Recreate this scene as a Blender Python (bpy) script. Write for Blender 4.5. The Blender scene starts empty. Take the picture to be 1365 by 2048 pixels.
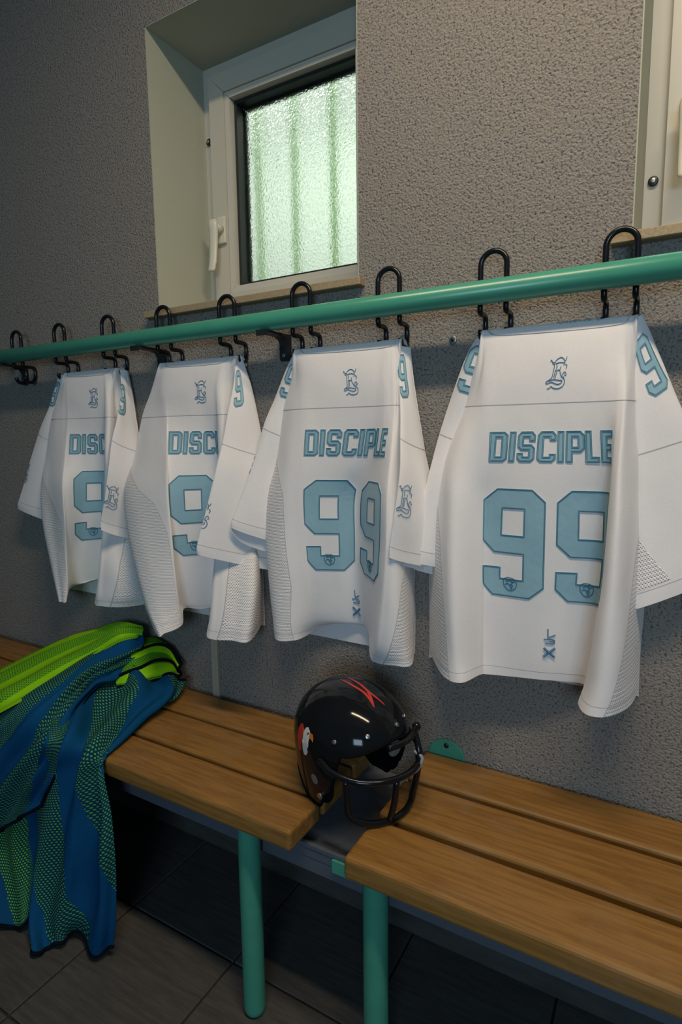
import bpy, bmesh, math, random
from mathutils import Vector, Matrix, noise
from mathutils.geometry import tessellate_polygon

scene = bpy.context.scene
COL = scene.collection

# ------------------------------------------------------------------ camera
cam_data = bpy.data.cameras.new('camera')
cam_data.sensor_fit = 'VERTICAL'
cam_data.sensor_height = 36.0
cam_data.lens = 1154.38 * 36.0 / 2048.0
cam_data.clip_start = 0.02
cam = bpy.data.objects.new('camera', cam_data)
COL.objects.link(cam)
_r = Vector((0.86765332, 0.49702323, -0.01206734))
_u = Vector((-0.0546848, 0.1195318, 0.99132322))
_f = Vector((-0.4941531, 0.85946498, -0.13089178))
cam.matrix_world = Matrix(((_r.x, _u.x, -_f.x, 0.0), (_r.y, _u.y, -_f.y, -1.11), (_r.z, _u.z, -_f.z, 1.13), (0, 0, 0, 1)))
scene.camera = cam

# ------------------------------------------------------------------ world, lamps, exposure
world = bpy.data.worlds.new('world')
scene.world = world
world.use_nodes = True
world.node_tree.nodes['Background'].inputs['Color'].default_value = (0.21, 0.43, 0.62, 1)
world.node_tree.nodes['Background'].inputs['Strength'].default_value = 0.14


def area_lamp(name, loc, target, sx, sy, power, color, spread=180):
    d = bpy.data.lights.new(name, 'AREA')
    d.shape = 'RECTANGLE'
    d.size, d.size_y = sx, sy
    d.energy = power
    d.color = color
    d.spread = math.radians(spread)
    o = bpy.data.objects.new(name, d)
    COL.objects.link(o)
    o.location = loc
    q = (Vector(target) - Vector(loc)).to_track_quat('-Z', 'Y')
    o.rotation_euler = q.to_euler()
    return o


# fluorescent ceiling tube above the bench aisle, and daylight of the windows across the room
area_lamp('ceiling_tube_light', (0.08, -0.80, 2.55), (0.08, -0.80, 0), 1.25, 0.10, 23.5, (1.0, 0.80, 0.57))
area_lamp('opposite_window_light', (0.9, -3.4, 1.5), (-0.7, 0, 1.1), 1.0, 0.7, 25.0, (0.56, 0.79, 1.0))
area_lamp('outdoor_daylight', (-1.2, 1.35, 3.0), (-1.2, 2.0, 1.7), 4.0, 1.2, 47.0, (0.92, 1.0, 0.88))
scene.view_settings.view_transform = 'Standard'
scene.view_settings.look = 'None'
scene.view_settings.gamma = 1.0
scene.view_settings.use_curve_mapping = False
scene.view_settings.exposure = 0.2

# ------------------------------------------------------------------ helpers
def link(o, parent=None):
    COL.objects.link(o)
    if parent is not None:
        o.parent = parent
    return o


def thing(name, label, cat, loc=(0, 0, 0), group=None):
    o = bpy.data.objects.new(name, None)
    o.empty_display_size = 0.05
    o.location = loc
    link(o)
    tag(o, label, cat, group)
    return o


def tag(o, label=None, cat=None, group=None, kind=None):
    if label: o['label'] = label
    if cat: o['category'] = cat
    if group: o['group'] = group
    if kind: o['kind'] = kind
    return o


def mesh(name, verts, faces, mat, parent=None, smooth=False, uvs=None, kind=None, origin=None):
    """one mesh object; world coordinates are made local to the parent's location"""
    off = Vector((0, 0, 0))
    if parent is not None:
        p = parent
        while p is not None:
            off += p.location
            p = p.parent
    me = bpy.data.meshes.new(name)
    me.from_pydata([tuple(Vector(v) - off) for v in verts], [], faces)
    me.materials.append(mat)
    if smooth:
        me.polygons.foreach_set('use_smooth', [True] * len(me.polygons))
    if uvs is not None:
        lay = me.uv_layers.new(name='UVMap')
        data = [0.0] * (2 * len(me.loops))
        for i, l in enumerate(me.loops):
            data[2 * i], data[2 * i + 1] = uvs[l.vertex_index]
        lay.data.foreach_set('uv', data)
    me.update()
    o = bpy.data.objects.new(name, me)
    link(o, parent)
    if kind: o['kind'] = kind
    return o


def from_bm(name, bm, mat, parent=None, smooth=False, kind=None):
    bmesh.ops.recalc_face_normals(bm, faces=bm.faces[:])
    bm.verts.ensure_lookup_table()
    bm.verts.index_update()
    v = [x.co.copy() for x in bm.verts]
    f = [[x.index for x in fc.verts] for fc in bm.faces]
    bm.free()
    return mesh(name, v, f, mat, parent, smooth, kind=kind)


def box_bm(x0, x1, y0, y1, z0, z1, bevel=0.0, seg=2, bm=None):
    own = bm is None
    b = bmesh.new()
    bmesh.ops.create_cube(b, size=1.0)
    for v in b.verts:
        v.co = Vector(((x0 + x1) / 2 + v.co.x * (x1 - x0), (y0 + y1) / 2 + v.co.y * (y1 - y0), (z0 + z1) / 2 + v.co.z * (z1 - z0)))
    if bevel:
        bmesh.ops.bevel(b, geom=b.edges[:], offset=bevel, segments=seg, profile=0.5, affect='EDGES', clamp_overlap=True)
    if own:
        return b
    me = bpy.data.meshes.new('tmp')
    b.to_mesh(me)
    b.free()
    bm.from_mesh(me)
    bpy.data.meshes.remove(me)
    return bm


def box(name, x0, x1, y0, y1, z0, z1, mat, parent=None, bevel=0.0, seg=2, smooth=False):
    return from_bm(name, box_bm(x0, x1, y0, y1, z0, z1, bevel, seg), mat, parent, smooth)


def catmull(pts, n, closed=False):
    pts = [Vector(p) for p in pts]
    out = []
    m = len(pts)
    segs = m if closed else m - 1
    for i in range(segs):
        if closed:
            p0, p1, p2, p3 = pts[(i - 1) % m], pts[i], pts[(i + 1) % m], pts[(i + 2) % m]
        else:
            p1, p2 = pts[i], pts[i + 1]
            p0 = pts[i - 1] if i > 0 else p1 * 2 - p2
            p3 = pts[i + 2] if i + 2 < m else p2 * 2 - p1
        for k in range(n):
            t = k / n
            out.append(0.5 * ((2 * p1) + (p2 - p0) * t + (2 * p0 - 5 * p1 + 4 * p2 - p3) * t * t + (3 * p1 - p0 - 3 * p2 + p3) * t ** 3))
    if not closed:
        out.append(pts[-1])
    return out


def tube_geo(pts, r, seg=10, closed=False, cap=True):
    pts = [Vector(p) for p in pts]
    n = len(pts)
    V, F = [], []
    prev = None
    for i, p in enumerate(pts):
        if closed:
            t = pts[(i + 1) % n] - pts[(i - 1) % n]
        else:
            t = pts[min(i + 1, n - 1)] - pts[max(i - 1, 0)]
        t.normalize()
        if prev is None:
            a = Vector((0, 0, 1)) if abs(t.z) < 0.9 else Vector((1, 0, 0))
            nrm = t.cross(a).normalized()
        else:
            nrm = (prev - t * prev.dot(t)).normalized()
        prev = nrm
        b = t.cross(nrm)
        rr = r[i] if isinstance(r, (list, tuple)) else r
        for k in range(seg):
            an = 2 * math.pi * k / seg
            V.append(p + (nrm * math.cos(an) + b * math.sin(an)) * rr)
    rings = n if closed else n - 1
    for i in range(rings):
        j = (i + 1) % n
        for k in range(seg):
            k2 = (k + 1) % seg
            F.append([i * seg + k, i * seg + k2, j * seg + k2, j * seg + k])
    if cap and not closed:
        F.append([k for k in range(seg)][::-1])
        F.append([(n - 1) * seg + k for k in range(seg)])
    return V, F


def tube(name, pts, r, mat, parent=None, seg=10, closed=False):
    V, F = tube_geo(pts, r, seg, closed)
    return mesh(name, V, F, mat, parent, True)


def disc_bm(center, axis, r, h, seg=20, bevel=0.0):
    """short cylinder from center along axis"""
    bm = bmesh.new()
    bmesh.ops.create_cone(bm, cap_ends=True, segments=seg, radius1=r, radius2=r, depth=h)
    if bevel:
        ed = [e for e in bm.edges if abs(e.verts[0].co.z - e.verts[1].co.z) < 1e-6 and len(e.link_faces) == 2]
        bmesh.ops.bevel(bm, geom=ed, offset=bevel, segments=2, profile=0.5, affect='EDGES')
    q = Vector((0, 0, 1)).rotation_difference(Vector(axis))
    M = Matrix.Translation(Vector(center) + Vector(axis).normalized() * h / 2) @ q.to_matrix().to_4x4()
    bmesh.ops.transform(bm, matrix=M, verts=bm.verts[:])
    return bm


# ------------------------------------------------------------------ materials
class NT:
    def __init__(self, name):
        self.m = bpy.data.materials.new(name)
        self.m.use_nodes = True
        self.t = self.m.node_tree
        self.b = self.t.nodes['Principled BSDF']
        self._tc = None

    def n(self, typ, **kw):
        nd = self.t.nodes.new(typ)
        for k, v in kw.items():
            if k.startswith('i_'):
                nd.inputs[k[2:].replace('_', ' ')].default_value = v
            else:
                setattr(nd, k, v)
        return nd

    def l(self, a, b):
        self.t.links.new(a, b)

    def coord(self, kind='Object'):
        if self._tc is None:
            self._tc = self.n('ShaderNodeTexCoord')
        return self._tc.outputs[kind]

    def mapping(self, kind='Object', scale=(1, 1, 1), rot=(0, 0, 0)):
        mp = self.n('ShaderNodeMapping')
        mp.inputs['Scale'].default_value = scale
        mp.inputs['Rotation'].default_value = rot
        self.l(self.coord(kind), mp.inputs['Vector'])
        return mp.outputs['Vector']

    def noise(self, vec, scale, detail=4.0, rough=0.55):
        nd = self.n('ShaderNodeTexNoise')
        nd.inputs['Scale'].default_value = scale
        nd.inputs['Detail'].default_value = detail
        nd.inputs['Roughness'].default_value = rough
        if vec is not None:
            self.l(vec, nd.inputs['Vector'])
        return nd.outputs['Fac']

    def ramp(self, fac, stops):
        nd = self.n('ShaderNodeValToRGB')
        el = nd.color_ramp.elements
        while len(el) < len(stops):
            el.new(0.5)
        for e, (p, c) in zip(el, stops):
            e.position = p
            e.color = c if len(c) == 4 else (*c, 1)
        self.l(fac, nd.inputs['Fac'])
        return nd.outputs['Color']

    def math(self, op, a, b=None, c=None):
        nd = self.n('ShaderNodeMath', operation=op)
        for i, v in enumerate((a, b, c)):
            if v is None: continue
            if isinstance(v, (int, float)):
                nd.inputs[i].default_value = v
            else:
                self.l(v, nd.inputs[i])
        return nd.outputs[0]

    def mix(self, fac, a, b):
        nd = self.n('ShaderNodeMix', data_type='RGBA')
        for sock, v in ((nd.inputs[0], fac), (nd.inputs[6], a), (nd.inputs[7], b)):
            if isinstance(v, (int, float)):
                sock.default_value = v
            elif isinstance(v, tuple):
                sock.default_value = v if len(v) == 4 else (*v, 1)
            else:
                self.l(v, sock)
        return nd.outputs[2]

    def bump(self, h, strength, dist=0.002, prev=None):
        nd = self.n('ShaderNodeBump')
        nd.inputs['Strength'].default_value = strength
        nd.inputs['Distance'].default_value = dist
        self.l(h, nd.inputs['Height'])
        if prev is not None:
            self.l(prev, nd.inputs['Normal'])
        return nd.outputs['Normal']

    def set(self, color=None, rough=None, metal=None, normal=None, spec=None, **kw):
        for key, v in (('Base Color', color), ('Roughness', rough), ('Metallic', metal), ('Normal', normal), ('Specular IOR Level', spec)):
            if v is None: continue
            if isinstance(v, tuple):
                v = v if len(v) == 4 else (*v, 1)
                self.b.inputs[key].default_value = v
            elif isinstance(v, (int, float)):
                self.b.inputs[key].default_value = v
            else:
                self.l(v, self.b.inputs[key])
        for k, v in kw.items():
            self.b.inputs[k.replace('_', ' ')].default_value = v
        return self.m


def plain(name, color, rough=0.5, metal=0.0, var=0.06, scale=30.0, bump=0.0, **kw):
    t = NT(name)
    f = t.noise(t.coord('Object'), scale)
    c = t.mix(f, tuple(max(0, v * (1 - var)) for v in color), tuple(min(1, v * (1 + var)) for v in color))
    nrm = t.bump(t.noise(t.coord('Object'), scale * 12, 3), bump, 0.001) if bump else None
    return t.set(color=c, rough=rough, metal=metal, normal=nrm, **kw)


def make_plaster():
    t = NT('roughcast_plaster')
    co = t.coord('Object')
    a = t.noise(co, 215.0, 5.0, 0.62)
    v = t.n('ShaderNodeTexVoronoi', feature='SMOOTH_F1')
    v.inputs['Scale'].default_value = 300.0
    t.l(co, v.inputs['Vector'])
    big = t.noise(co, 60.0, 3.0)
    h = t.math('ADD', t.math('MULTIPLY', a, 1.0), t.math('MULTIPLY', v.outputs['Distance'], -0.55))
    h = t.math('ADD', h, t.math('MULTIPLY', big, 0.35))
    pit = t.ramp(a, [(0.36, (0.075, 0.09, 0.12)), (0.475, (0.315, 0.29, 0.255))])  # hollows tinted dark blue: the shade in the pits is put into the colour
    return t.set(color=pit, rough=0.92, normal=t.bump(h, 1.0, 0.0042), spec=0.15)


def make_smooth_plaster():
    t = NT('smooth_reveal_plaster')
    co = t.coord('Object')
    return t.set(color=t.mix(t.noise(co, 5.0), (0.40, 0.42, 0.33), (0.46, 0.47, 0.38)), rough=0.85, normal=t.bump(t.noise(co, 180.0, 3), 0.15, 0.002))


def make_wood():
    t = NT('varnished_bench_wood')
    rnd = t.n('ShaderNodeObjectInfo').outputs['Random']
    mp = t.n('ShaderNodeMapping')
    mp.inputs['Scale'].default_value = (1.6, 22.0, 22.0)
    add = t.n('ShaderNodeVectorMath', operation='ADD')
    t.l(t.coord('Object'), add.inputs[0])
    comb = t.n('ShaderNodeCombineXYZ')
    t.l(t.math('MULTIPLY', rnd, 7.3), comb.inputs[0])
    t.l(t.math('MULTIPLY', rnd, 3.1), comb.inputs[1])
    t.l(comb.outputs[0], add.inputs[1])
    t.l(add.outputs[0], mp.inputs['Vector'])
    warp = t.noise(mp.outputs[0], 1.3, 5.0, 0.6)
    mp2 = t.n('ShaderNodeMapping')
    mp2.inputs['Scale'].default_value = (9.0, 330.0, 330.0)
    t.l(add.outputs[0], mp2.inputs['Vector'])
    fine = t.noise(mp2.outputs[0], 1.0, 3.0, 0.6)
    rings = t.math('FRACT', t.math('MULTIPLY', warp, 6.0))
    c = t.ramp(rings, [(0.0, (0.215, 0.105, 0.022)), (0.55, (0.345, 0.178, 0.042)), (1.0, (0.25, 0.122, 0.027))])
    c = t.mix(t.math('MULTIPLY', fine, 0.55), c, (0.15, 0.075, 0.022))
    big = t.noise(t.coord('Object'), 6.0, 4.0, 0.7)
    worn = t.ramp(big, [(0.52, (0, 0, 0)), (0.75, (1, 1, 1))])
    c = t.mix(t.math('MULTIPLY', worn, 0.35), c, (0.30, 0.21, 0.12))
    return t.set(color=c, rough=0.42, normal=t.bump(fine, 0.12, 0.0006), spec=0.45)


def make_tile():
    t = NT('dark_slate_tile')
    mp = t.mapping('Object', (3.0, 26.0, 10.0))
    f = t.noise(mp, 3.0, 6.0, 0.65)
    c = t.ramp(f, [(0.3, (0.040, 0.040, 0.038)), (0.7, (0.080, 0.078, 0.072))])
    return t.set(color=c, rough=0.7, normal=t.bump(f, 0.5, 0.002))


def make_fabric(name, col, rough=0.95, sheen=0.3, weave=1500.0, dark=0.88):
    t = NT(name)
    uv = t.coord('UV')
    sep = t.n('ShaderNodeSeparateXYZ')
    t.l(uv, sep.inputs[0])
    sx = t.math('SINE', t.math('MULTIPLY', sep.outputs[0], weave * 2))
    sy = t.math('SINE', t.math('MULTIPLY', sep.outputs[1], weave * 2))
    h = t.math('MULTIPLY', sx, sy)
    mot = t.noise(uv, 260.0, 3.0, 0.6)
    wr = t.noise(t.mapping('UV', (9, 5, 1)), 2.0, 3.0, 0.5)
    c = t.mix(mot, tuple(v * dark for v in col), col)
    nm = t.bump(wr, 0.25, 0.006)
    nm = t.bump(h, 0.10, 0.0006, nm)
    return t.set(color=c, rough=rough, normal=nm, spec=0.15, Sheen_Weight=sheen)


def make_mesh_fabric(name, col):
    t = NT(name)
    sep = t.n('ShaderNodeSeparateXYZ')
    t.l(t.coord('UV'), sep.inputs[0])
    row = t.math('MULTIPLY', sep.outputs[1], 330.0)
    ri = t.math('FLOOR', row)
    colm = t.math('ADD', t.math('MULTIPLY', sep.outputs[0], 230.0), t.math('MULTIPLY', t.math('MODULO', ri, 2.0), 0.5))
    fx = t.math('SUBTRACT', t.math('FRACT', colm), 0.5)
    fy = t.math('SUBTRACT', t.math('FRACT', row), 0.5)
    d = t.math('SQRT', t.math('ADD', t.math('MULTIPLY', fx, fx), t.math('MULTIPLY', fy, fy)))
    hole = t.math('LESS_THAN', d, 0.25)
    edge = t.n('ShaderNodeMapRange')
    edge.inputs['From Min'].default_value = 0.1
    edge.inputs['From Max'].default_value = 0.4
    t.l(d, edge.inputs['Value'])
    fold = t.math('SINE', t.math('MULTIPLY', sep.outputs[1], 900.0))
    c = t.mix(hole, col, tuple(v * 0.32 for v in col))  # perforations drawn as darker dots, their inner shade put into the colour
    nm = t.bump(edge.outputs[0], 0.5, 0.0012)
    nm = t.bump(fold, 0.25, 0.001, nm)
    return t.set(color=c, rough=0.9, normal=nm, spec=0.15, Sheen_Weight=0.2)


def make_satin():
    t = NT('blue_twill_patch')
    uv = t.coord('UV')
    wr = t.noise(t.mapping('UV', (14, 11, 1), (0, 0, 0.6)), 1.6, 3.0, 0.55)
    c = t.mix(t.noise(uv, 500.0, 2), (0.255, 0.445, 0.53), (0.30, 0.50, 0.59))
    return t.set(color=c, rough=0.5, normal=t.bump(wr, 0.5, 0.005), spec=0.35, Sheen_Weight=0.3)


def make_bib(name, solid, dot, base, nstripe, phase, slant, wob=0.05):
    """mesh sports cloth: solid stripes between open-net stripes that show the other layer through the holes"""
    t = NT(name)
    sep = t.n('ShaderNodeSeparateXYZ')
    t.l(t.coord('UV'), sep.inputs[0])
    u, v = sep.outputs[0], sep.outputs[1]
    s = t.math('ADD', t.math('MULTIPLY', u, nstripe), t.math('MULTIPLY', v, slant))
    s = t.math('ADD', s, t.math('MULTIPLY', t.noise(t.mapping('UV', (3, 2, 1)), 2.0, 2.0), wob * 10))
    fr = t.math('FRACT', t.math('ADD', s, phase))
    stripe = t.math('GREATER_THAN', fr, 0.52)
    F = 165.0
    row = t.math('MULTIPLY', v, F)
    ri = t.math('FLOOR', row)
    cl = t.math('ADD', t.math('MULTIPLY', u, F * 0.9), t.math('MULTIPLY', t.math('MODULO', ri, 2.0), 0.5))
    fx = t.math('SUBTRACT', t.math('FRACT', cl), 0.5)
    fy = t.math('SUBTRACT', t.math('FRACT', row), 0.5)
    d = t.math('SQRT', t.math('ADD', t.math('MULTIPLY', fx, fx), t.math('MULTIPLY', fy, fy)))
    hole = t.math('LESS_THAN', d, 0.27)
    net = t.mix(hole, base, dot)
    c = t.mix(stripe, net, solid)
    bh = t.math('MULTIPLY', t.math('SUBTRACT', 1.0, stripe), hole)
    return t.set(color=c, rough=0.85, normal=t.bump(bh, -0.4, 0.001), spec=0.06)


def make_glass():
    t = NT('obscured_window_glass')
    co = t.mapping('Object', (1, 1, 1))
    v = t.n('ShaderNodeTexVoronoi', feature='F1')
    v.inputs['Scale'].default_value = 170.0
    t.l(co, v.inputs['Vector'])
    nz = t.noise(t.mapping('Object', (1.0, 1.0, 0.75)), 230.0, 3.0, 0.7)
    h = t.math('ADD', t.math('MULTIPLY', nz, 1.2), v.outputs['Distance'])
    pits = t.ramp(nz, [(0.36, (0.62, 0.72, 0.60)), (0.50, (0.97, 1.0, 0.97))])
    t.set(color=pits, rough=0.06, normal=t.bump(h, 0.6, 0.0016), Transmission_Weight=1.0, IOR=1.25)
    return t.m


def make_sill():
    t = NT('tan_stone_sill')
    co = t.coord('Object')
    f = t.noise(co, 260.0, 4.0, 0.7)
    return t.set(color=t.ramp(f, [(0.3, (0.27, 0.20, 0.11)), (0.7, (0.43, 0.34, 0.21))]), rough=0.6)


M = {}
M['plaster'] = make_plaster()
M['reveal'] = make_smooth_plaster()
M['wood'] = make_wood()
M['tile'] = make_tile()
M['grout'] = plain('dark_grout', (0.03, 0.03, 0.03), 0.9)
M['ceiling'] = plain('ceiling_paint', (0.55, 0.55, 0.52), 0.9)
M['teal'] = plain('teal_enamel', (0.055, 0.29, 0.20), 0.28, 0.0, 0.10, 14.0, spec=0.5)
M['teal_leg'] = plain('teal_leg_enamel', (0.055, 0.29, 0.20), 0.45, 0.0, 0.16, 22.0)
M['black'] = plain('black_hook_plastic', (0.008, 0.009, 0.012), 0.2, spec=0.4)
M['black_steel'] = plain('black_bracket_steel', (0.014, 0.015, 0.017), 0.45)
M['steel'] = plain('zinc_steel', (0.45, 0.45, 0.44), 0.35, 1.0)
M['upvc'] = plain('window_upvc', (0.56, 0.54, 0.46), 0.42, 0.0, 0.03, 6.0)
M['upvc_edge'] = plain('window_bead', (0.60, 0.58, 0.50), 0.4, 0.0, 0.03, 6.0)
M['handle'] = plain('cream_handle', (0.66, 0.65, 0.54), 0.32, 0.0, 0.02, 6.0)
M['gasket'] = plain('black_gasket', (0.015, 0.02, 0.02), 0.4)
M['glass'] = make_glass()
M['sill'] = make_sill()
M['conduit'] = plain('cream_conduit', (0.40, 0.38, 0.30), 0.5)
M['bar_green'] = plain('green_grille_plastic', (0.35, 0.62, 0.14), 0.5)
_t = M['bar_green'].node_tree
_tr = _t.nodes.new('ShaderNodeBsdfTranslucent')
_tr.inputs['Color'].default_value = (0.50, 0.80, 0.22, 1)
_mx = _t.nodes.new('ShaderNodeMixShader')
_mx.inputs[0].default_value = 0.75
_t.links.new(_t.nodes['Principled BSDF'].outputs[0], _mx.inputs[1])
_t.links.new(_tr.outputs[0], _mx.inputs[2])
_t.links.new(_mx.outputs[0], _t.nodes['Material Output'].inputs['Surface'])
M['outside'] = plain('outside_backdrop', (0.75, 0.80, 0.74), 0.9)
M['white'] = make_fabric('white_jersey_knit', (0.88, 0.855, 0.845))
M['white_in'] = make_fabric('white_jersey_inside', (0.84, 0.83, 0.84))
M['net'] = make_mesh_fabric('white_jersey_mesh', (0.88, 0.855, 0.845))
M['patch'] = make_satin()
M['thread'] = plain('teal_thread', (0.045, 0.17, 0.235), 0.6, 0.0, 0.15, 400.0)
M['thread_blue'] = plain('steel_blue_thread', (0.085, 0.20, 0.32), 0.6, 0.0, 0.15, 400.0)
M['thread_light'] = plain('pale_blue_thread', (0.25, 0.46, 0.58), 0.55, 0.0, 0.15, 400.0)
M['seam'] = plain('jersey_seam_thread', (0.50, 0.485, 0.50), 0.9)
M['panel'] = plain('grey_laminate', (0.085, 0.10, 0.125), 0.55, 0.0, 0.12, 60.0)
M['shell'] = plain('black_gloss_shell', (0.007, 0.008, 0.010), 0.09, 0.0, 0.02, 5.0, spec=0.24)
M['liner'] = plain('black_foam_liner', (0.007, 0.007, 0.008), 1.0, spec=0.0)
M['mask'] = plain('black_mask_vinyl', (0.006, 0.007, 0.009), 0.16, spec=0.35)
M['red'] = plain('red_decal', (0.50, 0.035, 0.025), 0.35)
M['orange'] = plain('orange_decal', (0.55, 0.16, 0.02), 0.35)
M['decal_white'] = plain('white_decal', (0.62, 0.62, 0.60), 0.35)
M['grey_pad'] = plain('grey_pad', (0.17, 0.165, 0.15), 0.7)
M['clip'] = plain('clear_grey_clip', (0.25, 0.27, 0.29), 0.3)
LIME, LIMED, BLUE, NAVY = (0.26, 0.62, 0.010), (0.17, 0.46, 0.012), (0.004, 0.068, 0.18), (0.004, 0.045, 0.085)
M['bib_lime'] = make_bib('lime_bib_cloth', LIME, (0.012, 0.09, 0.03), (0.15, 0.42, 0.012), 9.0, 0.55, 0.6, 0.02)
M['bib_blue'] = make_bib('blue_bib_cloth', BLUE, (0.11, 0.34, 0.09), NAVY, 7.0, 0.05, 0.5, 0.025)
M['bib_right'] = make_bib('blue_bib_cloth_wide', BLUE, (0.12, 0.38, 0.09), NAVY, 6.5, 0.35, 1.9, 0.025)
M['bib_left'] = make_bib('green_bib_cloth', (0.005, 0.06, 0.15), (0.20, 0.52, 0.02), (0.006, 0.06, 0.075), 5.0, 0.60, 1.2, 0.025)
M['bib_curl'] = make_bib('lime_curl_cloth', LIME, (0.012, 0.09, 0.03), (0.10, 0.33, 0.012), 1.0, 0.2, 13.0)
M['binding'] = plain('black_binding_tape', (0.005, 0.007, 0.014), 1.0, spec=0.05)

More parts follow.
